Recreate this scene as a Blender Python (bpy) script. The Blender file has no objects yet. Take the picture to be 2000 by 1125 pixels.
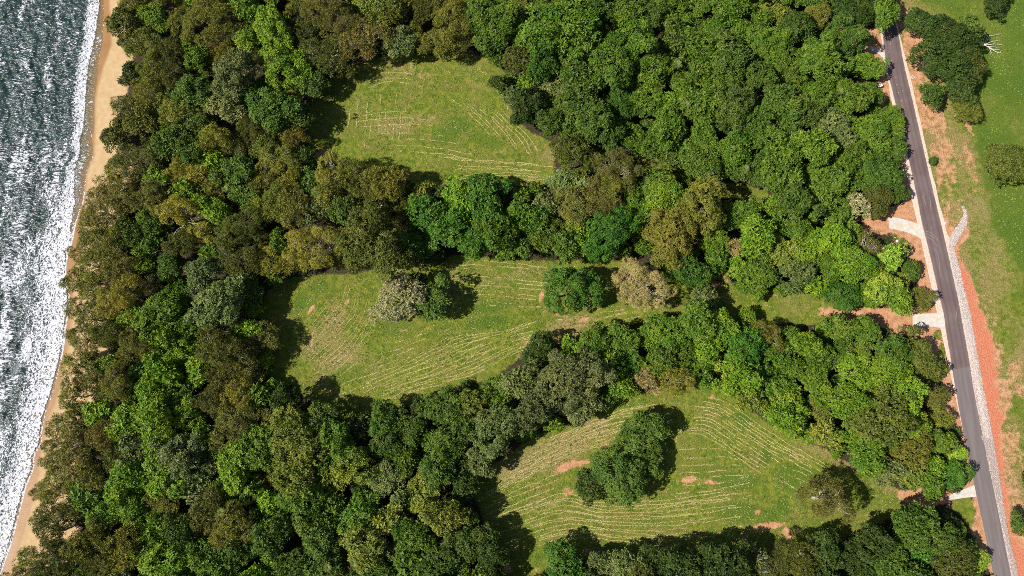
import bpy, math, random
import numpy as np
from mathutils import Vector

R_ = math.radians
rng = np.random.default_rng(7)
random.seed(7)
scene = bpy.context.scene
COL = scene.collection

# ------------------------------------------------------------------ camera
HCAM, TILT = 212.0, R_(15.0)
CY = -HCAM * math.tan(TILT)
cam_d = bpy.data.cameras.new('camera')
cam_d.sensor_width = 36.0
cam_d.lens = 24.0
cam_d.clip_start = 1.0
cam_d.clip_end = 6000.0
cam = bpy.data.objects.new('camera', cam_d)
COL.objects.link(cam)
cam.location = (0, CY, HCAM)
cam.rotation_euler = (TILT, 0, 0)
scene.camera = cam

# ------------------------------------------------------------------ light
SUN_EL, SH_AZ = R_(46.0), R_(19.0)          # shadows fall to +x and a little to +y
SUN = Vector((-math.cos(SH_AZ) * math.cos(SUN_EL), -math.sin(SH_AZ) * math.cos(SUN_EL), math.sin(SUN_EL)))
world = bpy.data.worlds.new('World')
scene.world = world
world.use_nodes = True
wn = world.node_tree.nodes
bg = wn['Background']
sky = wn.new('ShaderNodeTexSky')
sky.sky_type = 'NISHITA'
sky.sun_disc = False
sky.sun_elevation = SUN_EL
sky.sun_rotation = math.atan2(SUN.x, SUN.y)
world.node_tree.links.new(sky.outputs[0], bg.inputs[0])
bg.inputs[1].default_value = 0.06
sl = bpy.data.lights.new('sun', 'SUN')
sl.energy = 5.0
sl.angle = R_(0.5)
sl.color = (1.0, 0.95, 0.87)
so = bpy.data.objects.new('sun', sl)
so.rotation_euler = (-SUN).to_track_quat('-Z', 'Y').to_euler()
so.location = SUN * 300
COL.objects.link(so)
scene.view_settings.view_transform = 'Standard'
scene.view_settings.look = 'None'
scene.view_settings.gamma = 1.0
scene.view_settings.use_curve_mapping = False
scene.view_settings.exposure = 0.5
scene.cycles.pixel_filter_type = 'BLACKMAN_HARRIS'
scene.cycles.filter_width = .85
scene.cycles.use_denoising = False
scene.cycles.use_adaptive_sampling = False
scene.cycles.max_bounces = 6
scene.cycles.transparent_max_bounces = 8
scene.cycles.caustics_reflective = False
scene.cycles.caustics_refractive = False


# ------------------------------------------------------------------ helpers
def P(px, py, z=0.0):
    """a picture point of the aerial photograph -> the place on the land at height z"""
    vx, vy = (px - 1000) / 1000 * .75, -(py - 562.5) / 1000 * .75
    c, s = math.cos(TILT), math.sin(TILT)
    dy, dz = vy * c + s, vy * s - c
    t = (z - HCAM) / dz
    return Vector((vx * t, CY + dy * t, z))


def PP(pts, z=0.0):
    return np.array([P(a, b, z)[:2] for a, b in pts])


def mpp(py, z=0.0):
    vy = -(py - 562.5) / 1000 * .75
    c, s = math.cos(TILT), math.sin(TILT)
    return (z - HCAM) / (vy * s - c) * .75 / 1000


def tag(o, label=None, cat=None, group=None, kind=None):
    if label: o['label'] = label
    if cat: o['category'] = cat
    if group: o['group'] = group
    if kind: o['kind'] = kind
    return o


def np_mesh(name, V, F, mat=None, smooth=False):
    """V (n,3); F (m,3) or (m,4) arrays, or a list of such arrays"""
    me = bpy.data.meshes.new(name)
    V = np.asarray(V, dtype=np.float32)
    Fs = F if isinstance(F, (list, tuple)) else [F]
    Fs = [np.asarray(f, dtype=np.int32) for f in Fs if len(f)]
    me.vertices.add(len(V))
    me.vertices.foreach_set('co', V.ravel())
    li = np.concatenate([f.ravel() for f in Fs])
    tot = np.concatenate([np.full(len(f), f.shape[1], np.int32) for f in Fs])
    st = np.concatenate([[0], np.cumsum(tot)[:-1]]).astype(np.int32)
    me.loops.add(len(li))
    me.loops.foreach_set('vertex_index', li)
    me.polygons.add(len(tot))
    me.polygons.foreach_set('loop_start', st)
    me.polygons.foreach_set('loop_total', tot)
    me.polygons.foreach_set('use_smooth', np.full(len(tot), smooth))
    me.update(calc_edges=True)
    if mat: me.materials.append(mat)
    return me


def link(name, me, parent=None):
    o = bpy.data.objects.new(name, me)
    COL.objects.link(o)
    if parent: o.parent = parent
    return o


def vattr(me, name, vals, domain='POINT'):
    a = me.attributes.new(name, 'FLOAT', domain)
    a.data.foreach_set('value', np.asarray(vals, dtype=np.float32).ravel())


def cattr(me, name, vals):
    a = me.attributes.new(name, 'FLOAT_COLOR', 'POINT')
    a.data.foreach_set('color', np.asarray(vals, dtype=np.float32).ravel())


def poly_sd(X, Y, poly):
    """signed distance to a polygon, positive inside"""
    poly = np.asarray(poly)
    d2 = np.full(X.shape, 1e18)
    inside = np.zeros(X.shape, bool)
    n = len(poly)
    for i in range(n):
        ax, ay = poly[i]; bx, by = poly[(i + 1) % n]
        ex, ey = bx - ax, by - ay
        t = np.clip(((X - ax) * ex + (Y - ay) * ey) / (ex * ex + ey * ey + 1e-12), 0, 1)
        d2 = np.minimum(d2, (X - ax - t * ex) ** 2 + (Y - ay - t * ey) ** 2)
        c = ((ay > Y) != (by > Y)) & (X < (bx - ax) * (Y - ay) / (by - ay + 1e-12) + ax)
        inside ^= c
    d = np.sqrt(d2)
    return np.where(inside, d, -d)


def vnoise(X, Y, scale, seed=0, octs=3):
    """cheap value noise in numpy, about 0..1"""
    r = np.random.default_rng(seed)
    tot = np.zeros(X.shape); amp = 1; s = 0
    for o in range(octs):
        tab = r.random((256, 256))
        x = X / scale * 2 ** o + 1000.3; y = Y / scale * 2 ** o + 1000.7
        xi = np.floor(x).astype(int); yi = np.floor(y).astype(int)
        fx = x - xi; fy = y - yi
        fx = fx * fx * (3 - 2 * fx); fy = fy * fy * (3 - 2 * fy)
        g = lambda a, b: tab[a % 256, b % 256]
        v = (g(xi, yi) * (1 - fx) + g(xi + 1, yi) * fx) * (1 - fy) + (g(xi, yi + 1) * (1 - fx) + g(xi + 1, yi + 1) * fx) * fy
        tot += amp * v; s += amp; amp *= .5
    return tot / s


def resample(pts, step):
    pts = np.asarray(pts, float)
    seg = np.linalg.norm(np.diff(pts, axis=0), axis=1)
    L = np.concatenate([[0], np.cumsum(seg)])
    n = max(2, int(L[-1] / step) + 1)
    t = np.linspace(0, L[-1], n)
    return np.stack([np.interp(t, L, pts[:, k]) for k in range(pts.shape[1])], 1)


def smooth_line(pts, n=60):
    """Catmull-Rom through the points"""
    p = np.asarray(pts, float)
    p = np.vstack([2 * p[0] - p[1], p, 2 * p[-1] - p[-2]])
    out = []
    m = max(2, n // (len(p) - 3))
    for i in range(1, len(p) - 2):
        for t in np.linspace(0, 1, m, endpoint=False):
            a, b, c, d = p[i - 1], p[i], p[i + 1], p[i + 2]
            out.append(.5 * ((2 * b) + (c - a) * t + (2 * a - 5 * b + 4 * c - d) * t * t + (3 * b - a - 3 * c + d) * t ** 3))
    out.append(p[-2])
    return np.array(out)


# ------------------------------------------------------------------ node shorthand
class NT:
    def __init__(self, name):
        self.m = bpy.data.materials.new(name)
        self.m.use_nodes = True
        self.t = self.m.node_tree
        self.n = self.t.nodes
        self.b = self.n['Principled BSDF']
        self.out = self.n['Material Output']

    def put(self, sock, v):
        if isinstance(v, bpy.types.NodeSocket): self.t.links.new(v, sock)
        elif isinstance(v, (tuple, list)) and len(v) == 3 and sock.type == 'RGBA': sock.default_value = (*v, 1)
        else: sock.default_value = v

    def attr(self, name, typ='GEOMETRY'):
        a = self.n.new('ShaderNodeAttribute'); a.attribute_name = name; a.attribute_type = typ
        return a

    def rgb(self, c):
        s = self.n.new('ShaderNodeSeparateColor'); self.put(s.inputs[0], c); return s.outputs

    def pos(self, scale=(1, 1, 1), rot=0.0):
        g = self.n.new('ShaderNodeNewGeometry')
        mp = self.n.new('ShaderNodeMapping'); mp.inputs['Scale'].default_value = scale
        mp.inputs['Rotation'].default_value = (0, 0, rot)
        self.put(mp.inputs[0], g.outputs['Position']); return mp.outputs[0]

    def noise(self, vec, scale, detail=4, rough=.55, dist=0.0):
        x = self.n.new('ShaderNodeTexNoise')
        x.inputs['Scale'].default_value = scale; x.inputs['Detail'].default_value = detail
        x.inputs['Roughness'].default_value = rough; x.inputs['Distortion'].default_value = dist
        self.put(x.inputs['Vector'], vec); return x.outputs[0]

    def voro(self, vec, scale, feature='F1', rnd=1.0):
        x = self.n.new('ShaderNodeTexVoronoi'); x.feature = feature
        x.inputs['Scale'].default_value = scale; x.inputs['Randomness'].default_value = rnd
        self.put(x.inputs['Vector'], vec); return x.outputs[0]

    def math(self, op, a, b=0.0, clamp=False):
        x = self.n.new('ShaderNodeMath'); x.operation = op; x.use_clamp = clamp
        self.put(x.inputs[0], a); self.put(x.inputs[1], b); return x.outputs[0]

    def step(self, v, lo, hi, a=0.0, b=1.0):
        x = self.n.new('ShaderNodeMapRange'); x.interpolation_type = 'SMOOTHSTEP'
        self.put(x.inputs[0], v)
        for i, k in enumerate((lo, hi, a, b)): self.put(x.inputs[i + 1], k)
        return x.outputs[0]

    def mix(self, f, a, b, mode='MIX'):
        x = self.n.new('ShaderNodeMix'); x.data_type = 'RGBA'; x.blend_type = mode
        self.put(x.inputs[0], f); self.put(x.inputs[6], a); self.put(x.inputs[7], b)
        return x.outputs[2]

    def bump(self, h, strength, dist=0.1):
        x = self.n.new('ShaderNodeBump'); x.inputs['Strength'].default_value = strength
        x.inputs['Distance'].default_value = dist
        self.put(x.inputs['Height'], h); self.put(self.b.inputs['Normal'], x.outputs[0])

    def set(self, **kw):
        for k, v in kw.items(): self.put(self.b.inputs[k.replace('_', ' ')], v)
        return self


# ------------------------------------------------------------------ outlines read off the photograph (in its own pixels)
CLEAR1 = [(760,108),(800,104),(870,112),(905,104),(950,110),(985,140),(1000,185),(1010,235),(1035,258),(1080,278),(1085,345),(1060,366),(1010,362),
          (955,352),(925,372),(895,380),(855,372),(815,362),(775,335),(735,330),(690,330),(655,318),(632,322),(612,318),(600,285),(598,235),(612,185),(650,150),(690,130),(725,118)]
CLEAR2 = [(560,545),(600,538),(640,535),(690,535),(740,525),(765,515),(810,512),(850,515),(885,498),(930,500),(1000,505),(1060,510),(1120,508),(1190,508),
          (1240,515),(1300,550),(1340,552),(1390,549),(1440,566),(1500,582),(1560,586),(1640,598),(1700,605),(1700,622),(1640,630),(1560,635),(1490,612),(1430,600),
          (1390,590),(1330,600),(1290,628),(1200,638),(1160,655),(1130,665),(1090,672),(1035,682),(1000,710),(960,742),(900,752),(850,768),(820,782),(780,798),(730,808),
          (700,812),(660,800),(610,785),(575,760),(540,745),(515,730),(530,690),(515,650),(505,610),(520,570)]
CLEAR3 = [(915,935),(985,895),(1035,855),(1110,828),(1180,795),(1215,770),(1290,760),(1345,745),(1405,755),(1445,785),(1505,828),(1575,858),(1645,898),(1705,932),
          (1760,958),(1830,962),(1830,985),(1775,985),(1755,1005),(1700,1030),(1640,1055),(1560,1068),(1500,1075),(1400,1082),(1330,1080),(1250,1090),(1180,1085),
          (1140,1092),(1095,1095),(1065,1110),(1030,1150),(975,1150),(980,1110),(960,1060),(945,1020),(935,985),(912,955)]
STRIPS = [[(1240,300),(1345,318),(1345,352),(1290,345),(1245,335)], [(1330,325),(1400,350),(1500,372),(1500,395),(1420,388),(1340,352)],
          [(1440,-10),(1500,-10),(1510,25),(1470,22)]]
ROAD_L = [(1696,-40),(1711,10),(1722,55),(1728,107),(1736,151),(1748,200),(1767,280),(1788,372),(1801,438),(1813,486),(1822,525),(1832,570),(1842,610),(1847,645),(1858,711),(1866,760),(1884,860),(1904,954),(1922,1037),(1941,1130),(1958,1210)]
ROAD_R = [(1726,-40),(1740,10),(1750,50),(1757,80),(1765,124),(1783,200),(1801,280),(1822,372),(1838,438),(1851,494),(1859,530),(1868,570),(1876,610),(1881,640),(1894,711),(1901,760),(1921,860),(1940,954),(1957,1037),(1976,1130),(1992,1210)]
GRAV_R = [(1727,-40),(1741,10),(1751,45),(1761,82),(1771,124),(1789,200),(1807,280),(1829,372),(1845,438),(1858,474),(1866,496),(1875,530),(1884,570),(1895,615),(1901,650),(1911,711),(1920,760),(1940,860),(1953,942),(1967,1037),(1985,1130),(2001,1210)]
KERB_L = [(1692,-40),(1707,10),(1719,57),(1725,107),(1732,151),(1743,200),(1758,280),(1778,372),(1793,438),(1806,490),(1816,535),(1826,580),(1837,615),(1843,645),(1854,711),(1861,760),(1879,860),(1899,954),(1917,1037),(1936,1130),(1953,1210)]
BRANCH = [(1854,468),(1862,452),(1870,441),(1877,430),(1883,418),(1881,410),(1878,403),(1882,402),(1887,412),(1890,421),(1889,436),(1882,450),(1874,462),(1870,470),(1867,480),(1858,480)]
DRIVES = [[(1735,424),(1750,425),(1774,431),(1800,440),(1807,474),(1800,468),(1790,461),(1766,452),(1737,446)],
          [(1782,613),(1800,613),(1822,612),(1842,609),(1848,646),(1835,640),(1815,637.5),(1783,638)],
          [(1698,90),(1708,92),(1726,98),(1730,123),(1724,113),(1717,105),(1701,100)],
          [(1846,975),(1858,965),(1871,960),(1886,954),(1903,947),(1907,970),(1885,972),(1860,976)]]
SWASH = [(203,-60),(202,0),(201,33),(200,70),(196,95),(192,120),(189,145),(186,170),(183,200),(183,247),(178,270),(181,300),(174,318),(169,330),(166,352),(164,375),(162,392),(153,417),(146,440),(140,472),
         (131,500),(128,535),(135,588),(128,635),(122,685),(107,745),(102,765),(89,803),(80,845),(79,865),(66,890),(64,915),(51,947),(42,980),(34,1010),(20,1063),(3,1112),(-12,1150),(-30,1200)]
WETL = [(214,-60),(213,0),(217,50),(217,87),(208,112),(200,133),(191,165),(186,200),(185,247),(183,300),(168,340),(166,378),(164,395),(163,420),(161,450),(157,475),(150,500),(140,550),(143,590),(137,635),(133,670),
        (122,720),(115,760),(108,785),(98,805),(88,830),(82,870),(75,900),(73,930),(68,960),(52,1010),(40,1050),(30,1080),(15,1120),(-5,1200)]
BEACHLINE = [(215,-60),(222,0),(220,40),(245,70),(248,100),(240,135),(238,170),(222,215),(208,262),(225,300),(236,306),(212,335),(192,360),(176,388),(165,412),(158,450),(146,480),(140,505),(128,535),(132,570),(134,590),
             (140,640),(130,660),(122,700),(120,755),(118,790),(95,820),(90,850),(84,900),(72,950),(54,985),(54,1020),(70,1042),(40,1085),(18,1125),(-20,1200)]


def at_y(line, py):
    l = np.array(line, float)
    return np.interp(py, l[:, 1], l[:, 0])


# ------------------------------------------------------------------ land: one tensor grid, dense where the camera looks
def axis(lo, hi, step, far):
    core = np.arange(lo, hi + step / 2, step)
    ext = np.cumsum(step * 1.45 ** np.arange(1, 19)); ext = ext[ext < far]
    ext = np.concatenate([ext, [far]])
    return np.concatenate([lo - ext[::-1], core, hi + ext])


gx = axis(-200, 205, .6, 1500); gy = axis(-104, 126, .6, 1500)
GX, GY = np.meshgrid(gx, gy)
shore_pts = smooth_line(PP(SWASH), 400)
o_ = np.argsort(shore_pts[:, 1]); shore_pts = shore_pts[o_]
crest_pts = PP([(x + (14 if y < 330 else 60 if y < 420 else 95), y) for x, y in BEACHLINE]); crest_pts = crest_pts[np.argsort(crest_pts[:, 1])]
beach_pts = PP(BEACHLINE); beach_pts = beach_pts[np.argsort(beach_pts[:, 1])]
wet_pts = PP(WETL); wet_pts = wet_pts[np.argsort(wet_pts[:, 1])]
xs_sw = lambda y: np.interp(y, shore_pts[:, 1], shore_pts[:, 0])
xs_cr = lambda y: np.interp(y, crest_pts[:, 1], crest_pts[:, 0])
xs_wet = lambda y: np.interp(y, wet_pts[:, 1], wet_pts[:, 0])
xs_bl = lambda y: np.interp(y, beach_pts[:, 1], beach_pts[:, 0])
SW, CR = xs_sw(GY), xs_cr(GY)


def land_z(X, Y):
    sw, cr = xs_sw(Y), xs_cr(Y)
    t = (X - sw) / np.maximum(cr - sw, 4)
    z = np.where(t >= 0, -.5 * (1 - np.clip(t, 0, 1)), -.5 - .06 * np.minimum(sw - X, 90))
    return z


def ell(px, py, rx, ry, ang=0, soft=.5):
    """soft spot on the land given in photograph pixels"""
    c = P(px, py); m = mpp(py)
    x, y = (GX - c.x) / m, (GY - c.y) / m
    a = R_(ang)
    u, v = (x * math.cos(a) + y * math.sin(a)) / rx, (-x * math.sin(a) + y * math.cos(a)) / ry
    return np.clip((1.25 - np.hypot(u, v)) / soft, 0, 1)


def band(poly, w=2.0, j=0.0):
    d = poly_sd(GX, GY, PP(poly))
    if j: d = d + (vnoise(GX, GY, 3.5, 16) - .5) * j
    return np.clip(.5 + d / w, 0, 1)


n1 = vnoise(GX, GY, 14, 1); n2 = vnoise(GX, GY, 5, 2); n3 = vnoise(GX, GY, 30, 3)
sd1, sd2, sd3 = [poly_sd(GX, GY, PP(c)) for c in (CLEAR1, CLEAR2, CLEAR3)]
LANE = [(1290,530),(1390,530),(1450,548),(1520,565),(1600,575),(1680,590),(1680,625),(1290,640)]
meadow = np.clip(.5 + np.maximum.reduce([poly_sd(GX, GY, PP(LANE)), sd1, sd2, sd3] + [poly_sd(GX, GY, PP(s)) for s in STRIPS]) / 3, 0, 1)
road_c = [((a[0] + b[0]) / 2, (a[1] + b[1]) / 2) for a, b in zip(ROAD_L, ROAD_R)]
FIELD = [(x - 2, y) for x, y in road_c] + [(2500, 1250), (2500, -100)]
field = band(FIELD, 2.0)
VERGE = [(1640,40),(1700,55),(1722,55)] + [p for p in road_c if p[1] > 56] + [(1905,1060),(1880,1010),(1850,985),(1800,990),(1760,980),(1745,958),(1800,950),(1870,965),(1890,940),(1885,880),(1868,830),(1840,800),(1835,720),(1800,660),(1740,650),(1700,630),(1640,630),(1600,620),(1600,600),(1690,600),(1780,598),(1800,570),(1770,500),(1735,460),(1690,455),(1680,430),(1700,415),(1765,395),(1760,330),(1755,290),(1750,215),(1712,205),(1715,130),(1690,100),(1640,90)]
verge = band(VERGE, 2.0)
soil = verge * .95
# grassy tan patches on the verge
vgr = np.maximum.reduce([ell(1880,1000,24,38,-14), ell(1838,700,8,35,-14) * .8, ell(1836,655,14,10) * .7, ell(1705,75,10,14) * .8, ell(1740,203,12,10), ell(1760,470,30,9,-35) * .6])
soil = soil * (1 - vgr * .9)
LUSH = [(1790,-60),(1800,0),(1830,20),(1870,60),(1880,180),(1862,205),(1872,245),(1905,262),(1912,330),(1918,380),(1934,430),(1948,455),(1966,520),(1984,580),(2010,640),(2500,640),(2500,-60)]
lush = band(LUSH, 6.0, 7.0)
lush = np.maximum(lush, np.maximum.reduce([ell(1985,830,25,60) * .7, ell(1945,880,14,40,-10) * .6, ell(1965,650,25,60, -20) * .35, ell(1900,590,18,60,-15) * .45, ell(1850,330,14,30) * .3, ell(1915,470,25,60,-15)*.3, ell(1765,60,10,60,-10)*.2]))
# red soil
red = band([(1864,482),(1870,480),(1880,510),(1890,545),(1905,580),(1920,620),(1936,660),(1945,720),(1950,780),(1956,850),(1958,900),(1966,960),(1985,1040),(2030,1130),(2040,1200),(1995,1200),(1965,1030),(1950,930),(1938,860),(1915,750),(1900,660),(1885,580),(1870,510)], 4.2, 4.0)
wob = np.clip(.55 + .95 * vnoise(GX, GY, 6, 15), 0, 1.4)
fs = wob * np.maximum.reduce([red * 1.3,
    np.maximum.reduce([ell(at_y(ROAD_R, y_) + 26 + (8 if y_ > 200 else 0), y_, 26, 34, -14) * f_ for y_, f_ in ((40,.5),(90,.65),(140,.65),(190,.62),(240,.58),(290,.58),(340,.58),(390,.52),(440,.45),(980,.5),(1030,.65),(1080,.75),(1130,.75))]),
    np.maximum.reduce([ell(at_y(GRAV_R, y_) + 30, y_, 26, 50, -14) * f_ for y_, f_ in ((540,.3),(620,.45),(700,.55),(780,.6),(860,.5),(920,.5))]),
    ell(1758,40,12,55,-8) * .55, ell(1768,100,9,60,-14) * .7, ell(1782,160,9,60,-14) * .75, ell(1805,225,14,40,-14) * .6, ell(1840,240,20,30) * .35,
    ell(1890,245,6,26,20) * .8, ell(1895,320,12,50,6) * .5, ell(1868,300,10,40,4) * .4, ell(1835,345,6,40,-14) * .7, ell(1848,420,8,40,-16) * .7, ell(1853,455,10,20,-10)*.9, ell(1882,463,7,22,-40) * .8,
    ell(1960,780,22,45,-10) * .5, ell(1990,740,25,40) * .6, ell(1975,640,15,40,-20) * .3, ell(1925,520,14,30,-20) * .35, ell(1965,940,14,60,-8) * .55, ell(1985,1080,30,60,-20) * .8, ell(1995,900,16,40)*.4,
    ell(1900,380,12,25) * .35, ell(1945,690,12,50,-12)*.4])
soil = np.maximum(soil * (1 - field), fs * field)
# bare patches in the clearings
bare = [(632,302,20,14,0,1), (700,128,20,10,30,.25),(905,361,22,10,0,.6),(925,250,20,8,35,.35),(800,128,22,10,0,.45),(818,150,8,20,0,.4),(1050,265,12,6,30,.3),
        (850,230,30,8,0,.35),(607,605,5,14,-35,.8),(583,628,4,7,-20,.6),(572,742,9,6,0,.5),(677,595,5,26,-15,.55),(608,665,10,16,-10,.45),(790,645,14,6,0,.5),(835,642,20,8,0,.4),
        (1057,578,5,14,-10,.9),(1060,555,10,5,0,.4),(1090,615,40,5,-15,.6),(1140,624,14,5,15,.9),(1160,632,7,6,0,.8),(1035,668,40,8,10,.45),(930,690,40,8,20,.3),(1397,553,13,8,0,.8),(1240,620,4,8,30,.5),
        (1520,577,22,6,-8,.6),(1605,590,14,6,-20,.4),(1600,615,50,6,-4,.3),(705,770,30,6,15,.25),(880,600,30,8,-5,.3),(1000,590,30,12,0,.25),
        (1105,912,26,9,22,1.0),(1128,905,34,7,12,.8),(1110,960,14,12,0,.65),(1180,870,24,9,20,.5),(1080,985,9,7,0,.35),(1065,1020,10,12,0,.3),(1010,1065,8,6,0,.4),(1147,1077,8,5,0,.7),
        (1345,937,20,9,10,.8),(1390,943,22,6,-5,.75),(1368,937,22,5,0,.5),(1300,960,9,6,0,.4),(1247,988,30,6,0,.4),(1185,973,8,7,0,.5),(1357,1022,5,4,0,.8),(1480,1000,10,6,15,.75),(1430,1028,8,6,0,.5),(1320,1045,12,7,0,.4),
        (1500,1027,36,8,5,1.0),(1538,1040,12,10,-30,1.0),(1545,1060,5,14,0,.9),(1560,1036,14,5,0,.7),(1452,1055,9,8,0,.6),(1390,775,8,10,0,.6),(1465,828,9,6,0,.5),(1480,895,9,10,-20,.4),(1460,860,9,5,0,.3),(1675,925,20,8,-30,.35),
        (1525,948,8,4,-30,.5),(1790,968,40,5,-4,.9),(1835,975,14,8,0,.9),(1310,805,8,6,0,.35),(1200,790,14,6,0,.4),(1295,330,30,5,-25,.6),(1315,345,12,6,-30,.5),(1410,355,20,5,-15,.3),(975,925,9,8,0,.5),(990,1112,14,12,0,.8),(1048,1112,10,7,0,.4),(965,1000,7,12,0,.35),(1690,75,28,12,5,1),(1320,862,4,3,0,.7)]
bs = np.zeros(GX.shape)
for (a, b, c, d, e, f) in bare: bs = np.maximum(bs, ell(a, b, c * 1.1, d * 1.1, e, .95) * f * 1.12)
soil = np.maximum(soil, bs)
# lush and dry variation of the meadows
mg = np.maximum.reduce([ell(870,265,30,22)*.7, ell(895,245,25,20)*.8, ell(950,275,35,16,-20)*.6, ell(700,270,30,14)*.35, ell(840,345,30,10)*.4, ell(960,150,40,18)*.4, ell(740,190,20,20)*.2,
    ell(960,600,45,14,10)*.7, ell(950,630,50,14,12)*.8, ell(770,640,30,20)*.6, ell(590,590,18,20)*.7, ell(625,560,20,16)*.7, ell(680,730,40,18,20)*.5, ell(870,640,25,14)*.5,ell(985,525,25,8,-10)*.5, ell(1190,590,22,14)*.7, ell(1160,640,40,6,15)*.6,ell(1010,555,20,8)*.4,ell(1215,545,18,12)*.6,
    ell(1390,920,40,14)*.5, ell(1440,940,50,20)*.7, ell(1440,1000,50,22)*.7, ell(1560,940,50,34,-20)*.7, ell(1600,1030,50,20)*.5, ell(1500,1010,30,16)*.6, ell(1455,820,22,18,-30)*.8, ell(1495,890,12,18)*.8, ell(1280,1015,25,14)*.6, ell(1530,990,14,18)*.9, ell(1380,860,20,12)*.4, ell(1700,980,60,22)*.4, ell(1255,785,10,10)*.7,ell(1480,1055,14,10)*.8,ell(1060,1085,40,14,20)*.4,ell(1505,1050,16,10)*.8])
dry = np.clip(vnoise(GX, GY, 9, 11) * 1.7 - .55, 0, 1) * .75 + np.maximum.reduce([ell(1060,690,60,20,14)*.6, ell(1110,640,60,22,14)*.6, ell(1100,880,110,35,24)*.5, ell(800,240,60,30)*.4, ell(760,140,60,20)*.3, ell(1040,540,60,26)*.4, ell(900,360,40,14)*.4, ell(660,660,70,60)*.3, ell(1060,960,60,30)*.3, ell(1720,950,60,22)*.45, ell(1290,800,90,18)*.3, ell(1060,290,30,40,30)*.4, ell(1640,900,60,14,-28)*.6])
dry = np.where(field > .5, np.clip(1 - 1.0 * lush * (.30 + .95 * vnoise(GX, GY, 12, 14)), 0, 1) * .72 + .7 * (vnoise(GX, GY, 8, 12) - .5), dry * (1 - mg))
lushm = np.where(field > .5, lush, mg)
lushm = np.where(field > .5, lushm * (.30 + .95 * vnoise(GX, GY, 12, 14)), lushm)
grass = np.maximum(meadow, np.maximum(field, vgr * verge))
# sand, and sand showing between the beach trees
sandw = np.clip(.5 + (CR - GX + 0) / 5, 0, 1)
wet = np.clip(.5 + (xs_wet(GY) - GX) / 1.0, 0, 1)
GZ = land_z(GX, GY)
ny, nx = GX.shape
Vg = np.stack([GX, GY, GZ], -1).reshape(-1, 3)
idx = np.arange(ny * nx).reshape(ny, nx)
Fg = np.stack([idx[:-1, :-1], idx[:-1, 1:], idx[1:, 1:], idx[1:, :-1]], -1).reshape(-1, 4)
m1 = np.stack([grass, soil, sandw, lushm], -1).reshape(-1, 4)
m2 = np.stack([wet, dry, red * field, np.zeros_like(dry)], -1).reshape(-1, 4)

# land material
g = NT('land')
p3 = g.pos()
A1 = g.attr('m1'); A2 = g.attr('m2')
gr, soi, san = g.rgb(A1.outputs['Color'])
lus = A1.outputs['Alpha']
wt, dr, rd = g.rgb(A2.outputs['Color'])
nf = g.noise(p3, 2.2, 5, .65); nm = g.noise(p3, .55, 5, .6); nl = g.noise(p3, .12, 4, .55); nff = g.noise(p3, 6.0, 3, .7)
edge = g.math('ADD', g.math('MULTIPLY', g.math('SUBTRACT', nm, .5), .9), g.math('MULTIPLY', g.math('SUBTRACT', nf, .5), .7))
gcol = g.mix(g.step(nm, .38, .62), (.092, .148, .009), (.205, .222, .022))
gcol = g.mix(g.step(nl, .42, .64, 0, .5), gcol, (.195, .175, .040))
gcol = g.mix(g.step(g.math('ADD', lus, g.math('MULTIPLY', edge, .8)), .2, .9), gcol, g.mix(g.step(nf, .38, .62), (.048, .110, .008), (.108, .172, .014)))
drym = g.step(g.math('ADD', dr, edge), .34, .95, 0, .9)
gcol = g.mix(drym, gcol, g.mix(g.step(nf, .35, .65), (.19, .145, .05), (.40, .29, .12)))
gcol = g.mix(g.step(nff, .48, .75, 0, .75), gcol, g.mix(.5, gcol, (.42, .38, .16)))
gcol = g.mix(g.step(nff, .5, .28, 0, .7), gcol, g.mix(.65, gcol, (.02, .045, .006)))
scol = g.mix(g.step(nm, .3, .7), (.42, .17, .07), (.60, .33, .18))
scol = g.mix(g.step(nff, .4, .7, 0, .5), scol, (.66, .44, .28))
scol = g.mix(g.step(rd, .2, .8), scol, g.mix(g.step(nf, .3, .7), (.52, .135, .065), (.66, .27, .16)))
scol = g.mix(g.step(nff, .45, .3, 0, .6), scol, (.30, .12, .05))
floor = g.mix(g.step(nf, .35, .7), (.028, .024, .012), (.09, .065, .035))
dsand = g.mix(g.step(nm, .3, .7), (.42, .29, .15), (.50, .355, .20))
dsand = g.mix(g.step(nff, .4, .7, 0, .25), dsand, (.50, .31, .14))
wsand = g.mix(g.step(nl, .3, .7), (.28, .145, .055), (.34, .19, .085))
sand = g.mix(wt, dsand, wsand)
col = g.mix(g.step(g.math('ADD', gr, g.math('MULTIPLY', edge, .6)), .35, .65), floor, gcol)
col = g.mix(g.step(g.math('ADD', soi, g.math('MULTIPLY', edge, 1.0)), .38, .74), col, scol)
col = g.mix(g.step(g.math('ADD', san, g.math('MULTIPLY', edge, .6)), .4, .6), col, sand)
rough = g.math('SUBTRACT', .95, g.math('MULTIPLY', g.math('MULTIPLY', wt, san), .55))
g.set(Base_Color=col, Roughness=rough, Specular_IOR_Level=.2)
hh = g.math('ADD', nf, g.math('MULTIPLY', nff, .6))
hb = g.math('MULTIPLY', hh, g.math('SUBTRACT', 1.0, g.math('MULTIPLY', san, .85)))
g.bump(hb, 1.0, .35)

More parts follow.
